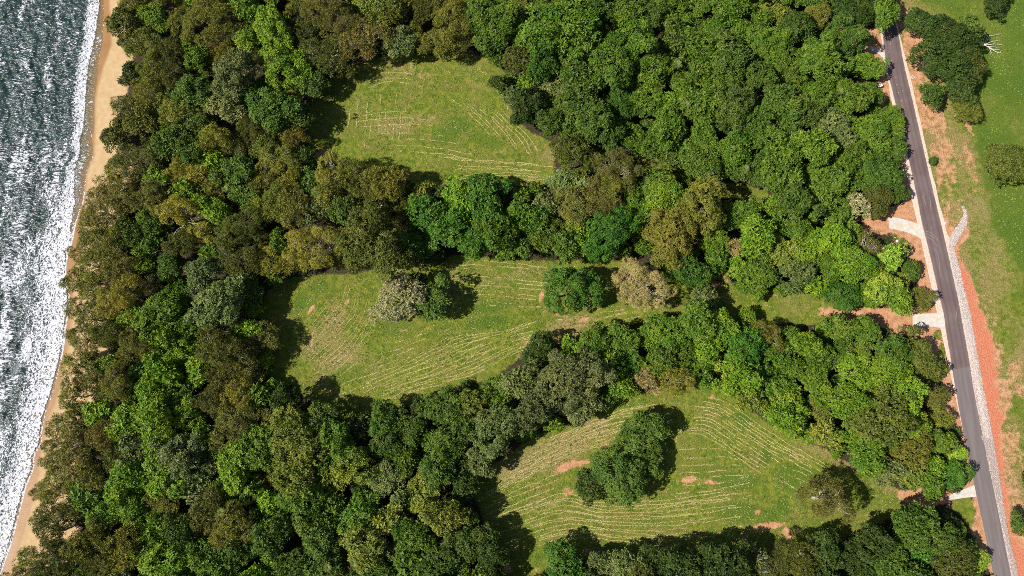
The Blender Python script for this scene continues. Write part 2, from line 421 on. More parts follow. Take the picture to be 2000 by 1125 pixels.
fc = lambda a: (a.reshape(ny, nx)[:-1, :-1] + a.reshape(ny, nx)[1:, 1:]).ravel() / 2
is_beach = fc(GX - CR) < 0
is_field = (fc(field) > .5) & ~is_beach
is_mead = (fc(meadow) > .5) & ~is_field & ~is_beach
used_any = []
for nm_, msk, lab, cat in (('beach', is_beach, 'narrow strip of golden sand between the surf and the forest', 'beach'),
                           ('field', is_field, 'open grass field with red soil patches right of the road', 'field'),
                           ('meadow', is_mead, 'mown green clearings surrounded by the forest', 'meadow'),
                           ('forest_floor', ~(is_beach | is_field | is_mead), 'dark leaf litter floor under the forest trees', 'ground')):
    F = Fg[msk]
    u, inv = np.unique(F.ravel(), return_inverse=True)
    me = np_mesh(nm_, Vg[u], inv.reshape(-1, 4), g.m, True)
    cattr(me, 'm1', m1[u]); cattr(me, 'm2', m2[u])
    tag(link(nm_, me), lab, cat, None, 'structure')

# ------------------------------------------------------------------ sea
ys = np.concatenate([np.arange(-1500, -110, 40), np.arange(-110, 130, .36), np.arange(130, 1500, 40)])
us = np.concatenate([np.arange(0, 6, .25), np.arange(6, 96, .36), 96 + np.cumsum(.4 * 1.3 ** np.arange(1, 27))])
U, YS = np.meshgrid(us, ys)
XS = np.interp(YS, shore_pts[:, 1], shore_pts[:, 0])
kx = 6.0
X = XS - U + 0
# far out the rows straighten
far = np.clip((np.abs(YS) - 115) / 60, 0, 1)
H = np.zeros(X.shape)
r2 = np.random.default_rng(5)
for i in range(70):
    L = 1.3 * (9 / 1.3) ** (r2.random() ** 1.5)
    a = r2.normal(0, .75)
    k = 2 * math.pi / L
    H += .0095 * L ** .95 * np.sin(k * (X * math.cos(a) + YS * math.sin(a)) + r2.random() * 6.283) * (1 if L < 5 else .6)
sw_ph = X * .95 + 2.0 * (vnoise(X, YS, 30, 21) - .5) * 6 + YS * .08
H += .09 * np.sin(sw_ph * 2 * math.pi / 13)
calm = np.clip((U - 1) / 10, 0, 1)
# broken bores running to the shore
Upx = U / mpp(500)
foam = np.zeros(X.shape)
pyY = np.interp(YS, [P(0, y).y for y in np.arange(1200, -100, -10)], np.arange(1200, -100, -10))
wob = (vnoise(X * 0, YS, 16, 31) - .5) * 3.0
core_w = np.interp(pyY, [-60, 0, 150, 300, 420, 560, 700, 800, 900, 1125], [8, 8.4, 10, 9.5, 12, 14, 12, 12, 11, 10])
start = np.interp(pyY, [-60, 0, 60, 130, 200, 270, 300, 380, 430, 500, 760, 840, 1125], [.9, 1.0, 2.2, 3.0, 2.6, 3.5, 4.2, 2.8, 1.2, .3, .3, .3, .3])
inb = np.clip((U - start) / .7, 0, 1) * np.clip((core_w + wob - U) / 3.5, 0, 1)
foam = np.maximum(foam, inb * (.66 - .20 * np.clip((U - start) / core_w, 0, 1)))
# lace left behind the front in the lower part
low = np.clip((pyY - 720) / 120, 0, 1)
foam = np.maximum(foam, low * np.clip((24 - U) / 8, 0, 1) * (.42 + .3 * (vnoise(X, YS, 7, 41) - .5)))
# middle: inner sea whitened, broken water and painted sun glitter together
mid = np.clip((pyY - 260) / 120, 0, 1) * np.clip((820 - pyY) / 120, 0, 1)
foam = np.maximum(foam, mid * np.clip((30 + wob - U) / 16, 0, 1) * (.36 + 1.1 * (vnoise(X, YS * .5, 5, 43) - .5)))
foam = np.maximum(foam, np.clip((60 - U) / 40, 0, 1) * (.22 + .55 * (vnoise(X, YS * .4, 9, 44) - .5)))
# second line
f2 = U - np.interp(pyY, [-60, 150, 400, 700, 860, 1125], [26, 25, 22, 20, 17, 19]) - wob * 1.2
foam = np.maximum(foam, np.exp(-(f2 / 1.3) ** 2) * np.clip(vnoise(X * .2, YS, 12, 45) * 2.6 - .95, 0, 1) * .85)
edge_line = np.exp(-((U - .12) / .13) ** 2)
bore = np.exp(-((U - core_w - wob + 2) / 2.2) ** 2) * .35
Z = -.47 + np.minimum(U, 1) * .04 + H * calm + bore + inb * .08
Z[:, 0] = land_z(X[:, 0], YS[:, 0]) + .01
ny2, nx2 = X.shape
id2 = np.arange(ny2 * nx2).reshape(ny2, nx2)
Fs_ = np.stack([id2[:-1, :-1], id2[1:, :-1], id2[1:, 1:], id2[:-1, 1:]], -1).reshape(-1, 4)
w = NT('sea_water')
wa = w.attr('foam').outputs['Fac']; wu = w.attr('off').outputs['Fac']; we = w.attr('rim').outputs['Fac']
q = w.pos()
qs = w.pos((1, .55, 1), .15)
ln = w.noise(q, 1.5, 5, .7, .6); lc = w.noise(qs, .9, 5, .65, 1.2); lv = w.voro(q, 1.25, 'DISTANCE_TO_EDGE')
lace = w.math('ADD', w.math('MULTIPLY', w.math('SUBTRACT', lc, .5), 1.3), w.math('MULTIPLY', w.math('SUBTRACT', ln, .5), 1.5))
lace = w.math('SUBTRACT', lace, w.math('MULTIPLY', w.math('SUBTRACT', lv, .2), .8))
fr = w.noise(w.pos((1, .7, 1)), 2.3, 3, .55, .8)
lace = w.math('ADD', lace, w.math('MULTIPLY', w.math('SUBTRACT', fr, .5), 1.5))
fm = w.step(w.math('ADD', w.math('ADD', wa, we), w.math('MULTIPLY', lace, .55)), .42, .60)
# white flecks painted into the colour: sun glitter and whitecaps on the chop
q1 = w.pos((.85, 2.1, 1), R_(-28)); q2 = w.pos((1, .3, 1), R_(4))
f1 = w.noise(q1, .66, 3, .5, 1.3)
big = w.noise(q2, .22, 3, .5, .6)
wf = w.attr('foam_glint').outputs['Fac']
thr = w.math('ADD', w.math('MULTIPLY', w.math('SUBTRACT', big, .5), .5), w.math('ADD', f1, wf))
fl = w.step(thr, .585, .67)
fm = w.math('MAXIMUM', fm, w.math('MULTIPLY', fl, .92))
deep = w.mix(w.step(w.noise(q, .06, 3), .35, .65), (.011, .029, .028), (.021, .044, .041))
shal = w.mix(w.step(wu, .0, 7.0), (.20, .16, .08), deep)
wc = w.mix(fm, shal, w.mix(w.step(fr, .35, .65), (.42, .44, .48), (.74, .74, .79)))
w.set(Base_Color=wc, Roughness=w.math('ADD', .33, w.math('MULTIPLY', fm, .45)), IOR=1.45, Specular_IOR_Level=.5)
w.bump(w.math('ADD', w.math('MULTIPLY', w.noise(q1, 1.0, 2, .5), 1.1), w.math('MULTIPLY', fm, .5)), .75, .5)
tr = w.n.new('ShaderNodeBsdfTransparent')
ms = w.n.new('ShaderNodeMixShader')
alpha = w.math('MAXIMUM', w.step(wu, -.5, 4.0, .25, 1.0), fm)
w.put(ms.inputs[0], alpha); w.put(ms.inputs[1], tr.outputs[0]); w.put(ms.inputs[2], w.b.outputs[0])
w.put(w.out.inputs[0], ms.outputs[0])
me = np_mesh('sea', np.stack([X, YS, Z], -1).reshape(-1, 3), Fs_, w.m, True)
foam_glint = np.interp(pyY, [-60, 0, 200, 300, 420, 650, 800, 900, 1125], [.0, .0, .02, .05, .085, .085, .055, .03, .0]) + .10 * (vnoise(X * .6, YS, 12, 51) - .5) - .12 * np.clip((2.5 - U) / 2, 0, 1)  # density of the painted glitter and whitecap flecks, thickest mid-shore
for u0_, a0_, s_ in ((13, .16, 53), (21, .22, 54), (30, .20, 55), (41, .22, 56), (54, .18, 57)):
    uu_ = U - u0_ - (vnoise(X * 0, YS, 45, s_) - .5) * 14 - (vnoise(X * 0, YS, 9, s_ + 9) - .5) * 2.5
    foam_glint = foam_glint - a0_ * np.exp(-(uu_ / 1.1) ** 2) * np.clip(vnoise(X * .1, YS, 20, s_ + 20) * 3 - .9, 0, 1) + .5 * a0_ * np.exp(-((uu_ + 2.2) / 1.3) ** 2) * np.clip(vnoise(X * .1, YS, 20, s_ + 20) * 3 - .9, 0, 1)
foam_glint = np.where(inb > .3, -.3, foam_glint)
vattr(me, 'foam_glint', foam_glint); vattr(me, 'foam', foam); vattr(me, 'off', U); vattr(me, 'rim', edge_line * .55)
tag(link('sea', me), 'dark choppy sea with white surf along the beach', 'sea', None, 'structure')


# ------------------------------------------------------------------ sheets: road, kerbs, driveways
def strip_mesh(name, L, Rr, z, h, mat, sub=None):
    L = smooth_line(PP(L), 160); Rr = smooth_line(PP(Rr), 160)
    n = min(len(L), len(Rr)); L, Rr = L[:n], Rr[:n]
    k = 7
    t = np.linspace(0, 1, k)
    top = L[:, None] * (1 - t)[None, :, None] + Rr[:, None] * t[None, :, None]
    crown = .04 * (1 - (2 * t - 1) ** 2)
    V = np.concatenate([top, np.broadcast_to((z + crown)[None, :, None], (n, k, 1))], -1)
    V = np.concatenate([np.concatenate([V[:, :1, :2], np.full((n, 1, 1), z - h)], -1), V, np.concatenate([V[:, -1:, :2], np.full((n, 1, 1), z - h)], -1)], 1)
    k += 2
    i_ = np.arange(n * k).reshape(n, k)
    F = np.stack([i_[:-1, :-1], i_[1:, :-1], i_[1:, 1:], i_[:-1, 1:]], -1).reshape(-1, 4)
    me = np_mesh(name, V.reshape(-1, 3), F, mat)
    acr = np.broadcast_to(np.concatenate([[0], t, [1]])[None], (n, k))
    vattr(me, 'across', acr)
    return me


a = NT('asphalt')
q = a.pos(); ac = a.attr('across').outputs['Fac']
qa = a.pos((1, .06, 1), -.17)
nA = a.noise(q, 3.5, 4, .7); nB = a.noise(qa, .9, 4, .6); nC = a.noise(q, .12, 3)
base = a.mix(a.step(nC, .35, .65), (.128, .090, .088), (.160, .118, .113))
wheel = a.math('MAXIMUM', a.math('MAXIMUM', a.step(a.math('ABSOLUTE', a.math('SUBTRACT', ac, .5)), .05, .0), a.step(a.math('ABSOLUTE', a.math('SUBTRACT', ac, .22)), .09, .02)), a.step(a.math('ABSOLUTE', a.math('SUBTRACT', ac, .78)), .09, .02))
base = a.mix(a.math('MULTIPLY', wheel, .35), base, (.055, .044, .046))
base = a.mix(a.step(nB, .5, .75, 0, .45), base, (.17, .14, .13))
base = a.mix(a.step(nA, .55, .8, 0, .5), base, (.20, .17, .16))
dirt = a.step(a.math('ADD', a.math('ABSOLUTE', a.math('SUBTRACT', ac, .5)), a.math('MULTIPLY', a.math('SUBTRACT', a.noise(q, .5, 4), .5), .16)), .455, .51, 0, .6)
base = a.mix(dirt, base, (.42, .30, .24))
a.set(Base_Color=base, Roughness=.9, Specular_IOR_Level=.2)
a.bump(nA, .5, .05)
cut = P(1880, 722).y
road_l1 = [p for p in ROAD_L]
tag(link('road', strip_mesh('road', ROAD_L, ROAD_R, .10, .3, a.m)), 'narrow dark asphalt road running past the forest edge', 'road', None, 'structure')
# newer, paler resurfaced length at the lower end
a2 = a.m.copy(); a2.name = 'worn_asphalt'
for nd in a2.node_tree.nodes:
    if nd.type == 'MIX' and nd.blend_type == 'MIX':
        pass


def ribbon(name, pts, width, z, mat, jitter=0.0):
    pts = smooth_line(PP(pts), 40)
    d = np.gradient(pts, axis=0); d /= np.linalg.norm(d, axis=1)[:, None] + 1e-9
    nrm = np.stack([-d[:, 1], d[:, 0]], 1)
    wv = width / 2 * (1 + jitter * (rng.random(len(pts)) - .5))
    wv[0] *= .3; wv[-1] *= .3
    A = pts + nrm * wv[:, None]; B = pts - nrm * wv[:, None]
    n = len(pts)
    V = np.concatenate([np.c_[A, np.full(n, z)], np.c_[B, np.full(n, z)]])
    i_ = np.arange(n - 1)
    F = np.stack([i_, i_ + n, i_ + n + 1, i_ + 1], 1)
    return np_mesh(name, V, F, mat)


def slab(name, poly, z, h, mat, step=.5, rag=0.0):
    p = resample(np.vstack([PP(poly), PP(poly[:1])]), step)[:-1]
    if rag:
        p = p + (rng.random(p.shape) - .5) * rag
    n = len(p)
    bm_v = np.concatenate([np.c_[p, np.full(n, z)], np.c_[p, np.full(n, z - h)]])
    me = bpy.data.meshes.new(name)
    faces = [list(range(n))] + [[i, i + n, (i + 1) % n + n, (i + 1) % n] for i in range(n)]
    me.from_pydata([tuple(v) for v in bm_v], [], faces)
    import bmesh
    b = bmesh.new(); b.from_mesh(me)
    bmesh.ops.recalc_face_normals(b, faces=b.faces)
    bmesh.ops.triangulate(b, faces=[f for f in b.faces if len(f.verts) > 4])
    b.to_mesh(me); b.free()
    me.materials.append(mat)
    return me


k = NT('pale_kerb')
q = k.pos()
kn = k.noise(q, 2.5, 4, .7)
k.set(Base_Color=k.mix(k.step(kn, .35, .7), (.50, .36, .27), (.72, .60, .52)), Roughness=.95)
k.bump(kn, .8, .08)
def ragged(line, amp):
    l = smooth_line(np.array(line, float), 160)
    l[:, 0] += (vnoise(l[:, 1], l[:, 1] * 0, 14, 77) - .5) * amp
    return [tuple(x) for x in l]
tag(link('verge', strip_mesh('verge', ragged(KERB_L, 6), [(x + 1, y) for x, y in ROAD_L], .03, .2, k.m)), 'pale dusty shoulder along the forest side of the road', 'road verge', None, 'structure')
tag(link('verge', strip_mesh('verge', [(x - 1, y) for x, y in ROAD_R], ragged(GRAV_R, 4), .03, .2, k.m)), 'pale dusty shoulder along the field side of the road', 'road verge', None, 'structure')

c = NT('concrete')
q = c.pos()
cn = c.noise(q, .8, 5, .7); cf = c.noise(q, 5, 3, .6)
cc = c.mix(c.step(cn, .4, .62), (.48, .44, .38), (.58, .54, .48))
cc = c.mix(c.step(c.noise(q, .45, 4, .6), .56, .66, 0, .7), cc, (.56, .40, .26))
c.set(Base_Color=cc, Roughness=.85); c.bump(cf, .3, .03)
dl = ['curved pale concrete driveway apron with dirt stains, below the forest point', 'short pale concrete driveway apron flaring towards the road, at the red soil track',
      'narrow pale concrete driveway apron at the upper end of the road', 'white concrete driveway apron partly under trees at the lower end of the road']
for d, l_ in zip(DRIVES, dl):
    tag(link('driveway', slab('driveway', d, .085, .25, c.m)), l_, 'driveway', 'concrete driveway aprons beside the road', 'structure')

# gravel beds: pale base sheet and loose stones
gv = NT('gravel_bed'); q = gv.pos()
gn = gv.voro(q, 3.0)
gv.set(Base_Color=gv.mix(gv.step(gn, .1, .6), (.50, .42, .39), (.30, .23, .20)), Roughness=.95); gv.bump(gn, 1, .12)
GR_L = [p for p in ROAD_R if p[1] > 480]; GR_R = [p for p in GRAV_R if p[1] > 470]
gpoly = [(1853, 476)] + [(x + 1, y) for x, y in GR_L] + GR_R[::-1]
tag(link('gravel_drain', slab('gravel_drain', gpoly, .06, .2, gv.m, .8, .18)), 'pale gravel lined drain along the field side of the road', 'drain', None, 'structure')
tag(link('gravel_drain', slab('gravel_drain', BRANCH, .052, .2, gv.m, .5, .18)), 'short gravel branch drain forking into the field', 'drain', None, 'structure')
st = NT('pale_stone')
st.set(Base_Color=st.mix(st.attr('tone').outputs['Fac'], (.28, .22, .20), (.54, .48, .46)), Roughness=.9)


def stones(name, poly, n, s0, s1, label, z=.06):
    pg = PP(poly); lo, hi = pg.min(0), pg.max(0)
    pts = lo + rng.random((n * 6, 2)) * (hi - lo)
    sd = poly_sd(pts[:, 0], pts[:, 1], pg)
    pts = pts[sd + rng.random(len(sd)) * .6 > .25][:n]
    n = len(pts)
    base = np.array([(1, 0, 0), (0, 1, 0), (-1, 0, 0), (0, -1, 0), (0, 0, 1), (0, 0, -1)], float)
    f = np.array([(0, 1, 4), (1, 2, 4), (2, 3, 4), (3, 0, 4), (1, 0, 5), (2, 1, 5), (3, 2, 5), (0, 3, 5)])
    s = s0 + (s1 - s0) * rng.random((n, 1, 1)) ** 2
    V = base[None] * s * (.6 + .7 * rng.random((n, 6, 3))) * np.array([1, 1, .7])
    an = rng.random(n) * 6.283; ca, sa = np.cos(an)[:, None], np.sin(an)[:, None]
    V = np.stack([V[..., 0] * ca - V[..., 1] * sa, V[..., 0] * sa + V[..., 1] * ca, V[..., 2]], -1)
    V += np.concatenate([pts, np.full((n, 1), z)], 1)[:, None]
    F = (f[None] + (np.arange(n) * 6)[:, None, None]).reshape(-1, 3)
    me = np_mesh(name, V.reshape(-1, 3), F, st.m)
    vattr(me, 'tone', np.repeat(rng.random(n) ** .8, 8), 'FACE')
    return tag(link(name, me), label, 'gravel', None, 'stuff')


stones('gravel', gpoly, 11000, .07, .24, 'loose pale stones filling the roadside drain')
stones('gravel', BRANCH, 1100, .07, .26, 'loose pale stones in the forked branch drain')

# gravel washed over the road edge at the lower end
wash = [(1918,850),(1922,857),(1924,880),(1931,892),(1934,925),(1941,945),(1944,975),(1953,1000),(1956,1035),(1962,1060),(1970,1100),(1976,1128),(1979,1128),(1972,1085),(1958,1030),(1941,950),(1923,862)]
tag(link('washed_grit', slab('washed_grit', [(1915,850),(1919,862),(1925,875),(1926,890),(1932,900),(1936,925),(1938,945),(1944,958),(1946,978),(1952,992),(1955,1010),(1957,1030),(1963,1045),(1980,1130),(1990,1130),(1966,1030),(1952,942),(1940,862)], .147, .02, gv.m, .5, .3)), 'ragged sheet of pale grit washed over the road edge', 'grit', None, 'structure')
# thin tyre scrapes, join line and paint dabs
sc = NT('pale_scuff'); sc.set(Base_Color=(.20, .165, .155), Roughness=.9)
skid = [[(1806,451),(1815,454),(1823,459),(1832,471)], [(1808,462),(1816,466),(1824,473),(1832,483)], [(1807,456),(1818,461),(1826,467)], [(1806,378),(1803,385),(1808,400)], [(1815,386),(1817,398),(1816,410)], [(1869,600),(1868,612),(1866,623)],
        [(1823,485),(1832,500),(1836,540)], [(1926,1040),(1933,1070),(1937,1100)], [(1948,1060),(1953,1090)]]
dm = bpy.data.meshes.new('d')
for i, s_ in enumerate(skid):
    tag(link('tyre_mark', ribbon('tyre_mark', s_, .22, .146, sc.m, .8)), 'pale dusty tyre scrape on the dark asphalt', 'tyre mark', 'tyre scrapes on the road', 'structure')
pt = NT('white_paint'); pt.set(Base_Color=(.55, .50, .48), Roughness=.8)
dabs = [(1735,102),(1739,86),(1741,118),(1748,151),(1744,133),(1751,166),(1755,181),(1763,177),(1760,197),(1747,52)]
dv, df = [], []
for i, (x, y) in enumerate(dabs):
    p_ = P(x, y); h = .11
    dv += [(p_.x - h, p_.y - h, .147), (p_.x + h * .7, p_.y - h, .147), (p_.x + h, p_.y + h * .8, .147), (p_.x - h, p_.y + h, .147)]
    df.append((4 * i, 4 * i + 1, 4 * i + 2, 4 * i + 3))
me = np_mesh('road_markings', np.array(dv), np.array(df), pt.m)
tag(link('road_markings', me), 'small white paint dabs dotted along the upper road', 'road marking', None, 'structure')
jn = NT('worn_surface')
q = jn.pos(); jnn = jn.noise(q, 3.0, 4, .7); jl = jn.noise(jn.pos((1, .06, 1), -.2), .9, 4, .6)
jn.set(Base_Color=jn.mix(jn.step(jl, .35, .7), jn.mix(jnn, (.120, .088, .089), (.165, .130, .128)), (.17, .15, .145)), Roughness=.9)
jl_ = [(x, y) for x, y in zip([1860.2, 1866.2, 1884.2, 1904.2, 1922.2, 1941.2, 1958], [722, 760, 860, 954, 1037, 1130, 1210])]
jr_ = [(x, y) for x, y in zip([1894.6, 1900.8, 1920.8, 1939.8, 1956.8, 1975.8, 1992], [716, 760, 860, 954, 1037, 1130, 1210])]
mj = strip_mesh('resurfaced_lane', jl_, jr_, .106, .1, jn.m)
tag(link('resurfaced_lane', mj), 'paler worn asphalt on the lower length of the road', 'road', None, 'structure')

# ------------------------------------------------------------------ dry mown rows and grass
RNG = np.random.default_rng(99)
fam = {1: [
    ([(672,190),(669,230),(665,275)], [(800,175),(797,240),(790,315)], 10, .18), ([(680,228),(760,216),(840,218)], [(750,292),(860,300),(960,318)], 7, .38),
    ([(850,302),(960,312),(1078,322)], [(880,368),(960,352),(1085,352)], 7, .9), ([(885,195),(925,230),(965,275)], [(985,222),(1030,265),(1060,312)], 8, .5),
    ([(900,120),(960,160),(990,215)], [(955,130),(985,180),(1000,225)], 4, .25), ([(700,150),(740,135),(800,135)], [(700,180),(760,160),(830,165)], 4, .2)],
  2: [([(868,506),(980,513),(1070,525)], [(885,590),(1000,600),(1078,602)], 10, .8), ([(550,700),(615,645),(662,600),(677,555)], [(640,735),(690,690),(720,645),(738,600)], 10, .7),
    ([(688,752),(800,705),(900,660),(1000,640),(1060,612)], [(720,800),(830,760),(930,730),(1010,690),(1100,660),(1180,640)], 13, .9), ([(740,685),(830,655),(930,622),(1020,600)], [(690,745),(800,698),(900,655),(1000,632)], 6, .45),
    ([(1070,625),(1130,620),(1180,600),(1250,598)], [(1080,662),(1140,645),(1200,630),(1280,612)], 5, .7), ([(1310,588),(1370,568),(1430,576),(1530,596)], [(1310,602),(1370,582),(1430,592),(1530,612)], 3, .35),
    ([(560,650),(600,600),(620,570)], [(560,690),(615,640),(655,590)], 4, .3), ([(590,745),(640,720),(700,680)], [(640,780),(720,745),(760,700)], 4, .4)],
  3: [([(1040,868),(1100,845),(1170,818),(1225,798),(1310,780)], [(925,985),(1000,945),(1060,915),(1115,890),(1200,862)], 14, .9), ([(1325,775),(1410,785),(1480,830),(1560,880),(1645,928)], [(1325,852),(1365,846),(1400,866),(1450,900),(1490,925)], 12, .75),
    ([(955,1010),(1030,985),(1100,965),(1180,982),(1300,975),(1420,958),(1510,945)], [(1000,1088),(1060,1062),(1150,1050),(1280,1064),(1390,1056),(1450,1040)], 13, .8), ([(935,990),(1000,960),(1060,935),(1110,915)], [(955,1012),(1030,985),(1090,965)], 4, .7),
    ([(1315,882),(1410,882),(1470,900)], [(1310,962),(1400,955),(1490,935)], 7, .4), ([(1530,870),(1590,900),(1650,935)], [(1500,930),(1560,960),(1600,985)], 7, .25), ([(1250,985),(1380,975),(1480,965)], [(1260,1010),(1380,1000),(1480,985)], 4, .4)]}
hay = NT('dry_straw')
hay.set(Base_Color=hay.mix(hay.attr('tone').outputs['Fac'], (.35, .29, .10), (.60, .51, .26)), Roughness=.9, Specular_IOR_Level=.1)
sdp = {1: CLEAR1, 2: CLEAR2, 3: CLEAR3}
hl = {1: 'broken lines of dry cut grass in the upper clearing', 2: 'broken lines of dry cut grass in the middle clearing', 3: 'broken lines of dry cut grass in the lower clearing'}
for ci, fams in fam.items():
    C0, D0, T0 = [], [], []
    for (A, B, n, dens) in fams:
        A = resample(smooth_line(np.array(A, float), 80), 4); B = resample(smooth_line(np.array(B, float), 80), 4)
        m = 80
        A = np.stack([np.interp(np.linspace(0, 1, m), np.linspace(0, 1, len(A)), A[:, j]) for j in (0, 1)], 1)
        B = np.stack([np.interp(np.linspace(0, 1, m), np.linspace(0, 1, len(B)), B[:, j]) for j in (0, 1)], 1)
        for i in range(n):
            t = (i + RNG.normal(0, .16)) / max(1, n - 1)
            line = A * (1 - t) + B * t
            line = line[int(RNG.integers(0, 14)):m - int(RNG.integers(0, 22))]
            line = resample(PP(line), .22)
            line = line + np.stack([vnoise(line[:, 0], line[:, 1], 5, 61 + i) - .5, vnoise(line[:, 0], line[:, 1], 5, 62 + i) - .5], 1) * 1.1
            d = np.gradient(line, axis=0); ang = np.arctan2(d[:, 1], d[:, 0])
            dn = vnoise(line[:, 0], line[:, 1], 2.0, 70 + i, 2) * .8 + vnoise(line[:, 0], line[:, 1], 14, 71, 2) * .85
            keep = dn > (.99 - .50 * dens) + RNG.normal(0, .06, len(line))
            L_ = line[keep]; a_ = ang[keep]
            for rep in range(2):
                C0.append(L_ + RNG.normal(0, .075, L_.shape)); D0.append(a_ + RNG.normal(0, .5, len(a_))); T0.append(RNG.random(len(a_)) * (.35 + .65 * np.clip(vnoise(L_[:, 0], L_[:, 1], 9, 72, 2) * 2 - .5, 0, 1)))
    # loose litter between the rows
    pg = PP(sdp[ci]); lo, hi = pg.min(0), pg.max(0)
    ex = lo + RNG.random((14000 if ci > 1 else 9000, 2)) * (hi - lo)
    kk = (poly_sd(ex[:, 0], ex[:, 1], pg) > 2) & (vnoise(ex[:, 0], ex[:, 1], 7, 90) + .5 * vnoise(ex[:, 0], ex[:, 1], 1.5, 91) > .82 + RNG.normal(0, .05, len(ex)))
    ex = ex[kk]
    C0.append(ex); D0.append(RNG.random(len(ex)) * 6.28); T0.append(RNG.random(len(ex)) * .7)
    Cc, Dd, Tt = np.concatenate(C0), np.concatenate(D0), np.concatenate(T0)
    inside = poly_sd(Cc[:, 0], Cc[:, 1], pg) > .5
    Cc, Dd, Tt = Cc[inside], Dd[inside], Tt[inside]
    n = len(Cc)
    ln_ = .10 + .17 * RNG.random(n); wd = .022 + .036 * RNG.random(n)
    ux, uy = np.cos(Dd), np.sin(Dd)
    z0 = .05 + .10 * RNG.random(n)
    def pt_(a, b, z): return np.stack([Cc[:, 0] + ux * a - uy * b, Cc[:, 1] + uy * a + ux * b, z], 1)
    V = np.stack([pt_(-ln_, -wd, z0 * .4), pt_(-ln_, wd, z0 * .6), pt_(0 * ln_, wd, z0 * 1.2), pt_(ln_, wd * .7, z0 * .5), pt_(ln_, -wd * .7, z0 * .4), pt_(0 * ln_, -wd, z0)], 1)
    o6 = (np.arange(n) * 6)[:, None]
    F = np.concatenate([o6 + np.array([[0, 5, 2, 1]]), o6 + np.array([[5, 4, 3, 2]])])
    me = np_mesh('cut_grass', V.reshape(-1, 3), F, hay.m)
    vattr(me, 'tone', np.concatenate([Tt, Tt]), 'FACE')
    tag(link('cut_grass', me), hl[ci], 'cut grass', None, 'stuff')

# grass tufts
gt = NT('grass_tufts')
gt.set(Base_Color=gt.mix(gt.attr('tone').outputs['Fac'], (.055, .115, .008), (.22, .27, .045)), Roughness=.8, Specular_IOR_Level=.15)


def tufts(name, n, mask_fn, lo, hi, label, s=(.16, .34)):
    pts = lo + RNG.random((n, 2)) * (hi - lo)
    pts = pts[mask_fn(pts)]
    n = len(pts)
    hgt = (s[0] + (s[1] - s[0]) * RNG.random(n))
    tone = np.clip(vnoise(pts[:, 0], pts[:, 1], 6, 95) * 1.5 - .35 + RNG.normal(0, .25, n), 0, 1)
    Vs = []
    for j in range(3):
        an = RNG.random(n) * 6.283
        dx, dy = np.cos(an), np.sin(an)
        ox, oy = RNG.normal(0, .06, n), RNG.normal(0, .06, n)
        w_ = hgt * .35
        bx, by = pts[:, 0] + ox, pts[:, 1] + oy
        Vs.append(np.stack([np.stack([bx - dy * w_, by + dx * w_, 0 * bx], 1), np.stack([bx + dy * w_, by - dx * w_, 0 * bx], 1),
                            np.stack([bx + dx * hgt * 1.1, by + dy * hgt * 1.1, hgt * .8], 1)], 1))
    V = np.concatenate(Vs).reshape(-1, 3)
    F = np.arange(len(V)).reshape(-1, 3)
    me = np_mesh(name, V, F, gt.m)
    vattr(me, 'tone', np.tile(tone, 3), 'FACE')
    tag(link(name, me), label, 'grass', None, 'stuff')


from_grid = lambda arr: (lambda p: arr[np.clip(np.searchsorted(gy, p[:, 1]), 0, ny - 1), np.clip(np.searchsorted(gx, p[:, 0]), 0, nx - 1)])
soil_at, mead_at, field_at, lush_at = map(from_grid, (soil, meadow, field, lush))
nzt = lambda p: vnoise(p[:, 0], p[:, 1], 2.5, 96) + .6 * RNG.random(len(p))
tufts('grass', 150000, lambda p: (mead_at(p) > .6) & (soil_at(p) < .35) & (nzt(p) > .75), np.array([-75, -96.]), np.array([150, 80.]), 'short green grass tufts growing in the clearings')
tufts('grass', 30000, lambda p: (field_at(p) > .6) & (soil_at(p) < .3) & (lush_at(p) + .5 * RNG.random(len(p)) > .45) & (nzt(p) > .75), np.array([135, -96.]), np.array([200, 112.]), 'lush green grass tufts in the field right of the road', (.2, .42))

# ------------------------------------------------------------------ tree prototypes
lf = NT('leaves')
oc = lf.n.new('ShaderNodeObjectInfo').outputs['Color']
rn = lf.attr('rnd').outputs['Fac']; lo_ = lf.attr('lobe').outputs['Fac']
vary = lf.math('ADD', .55, lf.math('ADD', lf.math('MULTIPLY', rn, .65), lf.math('MULTIPLY', lo_, .32)))
hv = lf.n.new('ShaderNodeHueSaturation')
lf.put(hv.inputs['Hue'], lf.math('SUBTRACT', .534, lf.math('MULTIPLY', lf.math('ADD', lo_, rn), .030)))
lf.put(hv.inputs['Value'], vary); lf.put(hv.inputs['Color'], oc)
lf.set(Base_Color=hv.outputs[0], Roughness=.5, Specular_IOR_Level=.22)
tl = lf.n.new('ShaderNodeBsdfTranslucent'); lf.put(tl.inputs[0], hv.outputs[0])
mx = lf.n.new('ShaderNodeMixShader'); mx.inputs[0].default_value = .16
lf.put(mx.inputs[1], lf.b.outputs[0]); lf.put(mx.inputs[2], tl.outputs[0]); lf.put(lf.out.inputs[0], mx.outputs[0])
bk = NT('bark'); q = bk.pos()
bk.set(Base_Color=bk.mix(bk.noise(q, 3, 3), (.10, .075, .05), (.22, .18, .14)), Roughness=.9)
pb = NT('pale_bark'); q = pb.pos()
pb.set(Base_Color=pb.mix(pb.noise(q, 2, 3), (.36, .30, .25), (.62, .56, .50)), Roughness=.85)


def unit(v): return v / (np.linalg.norm(v, axis=-1, keepdims=True) + 1e-9)


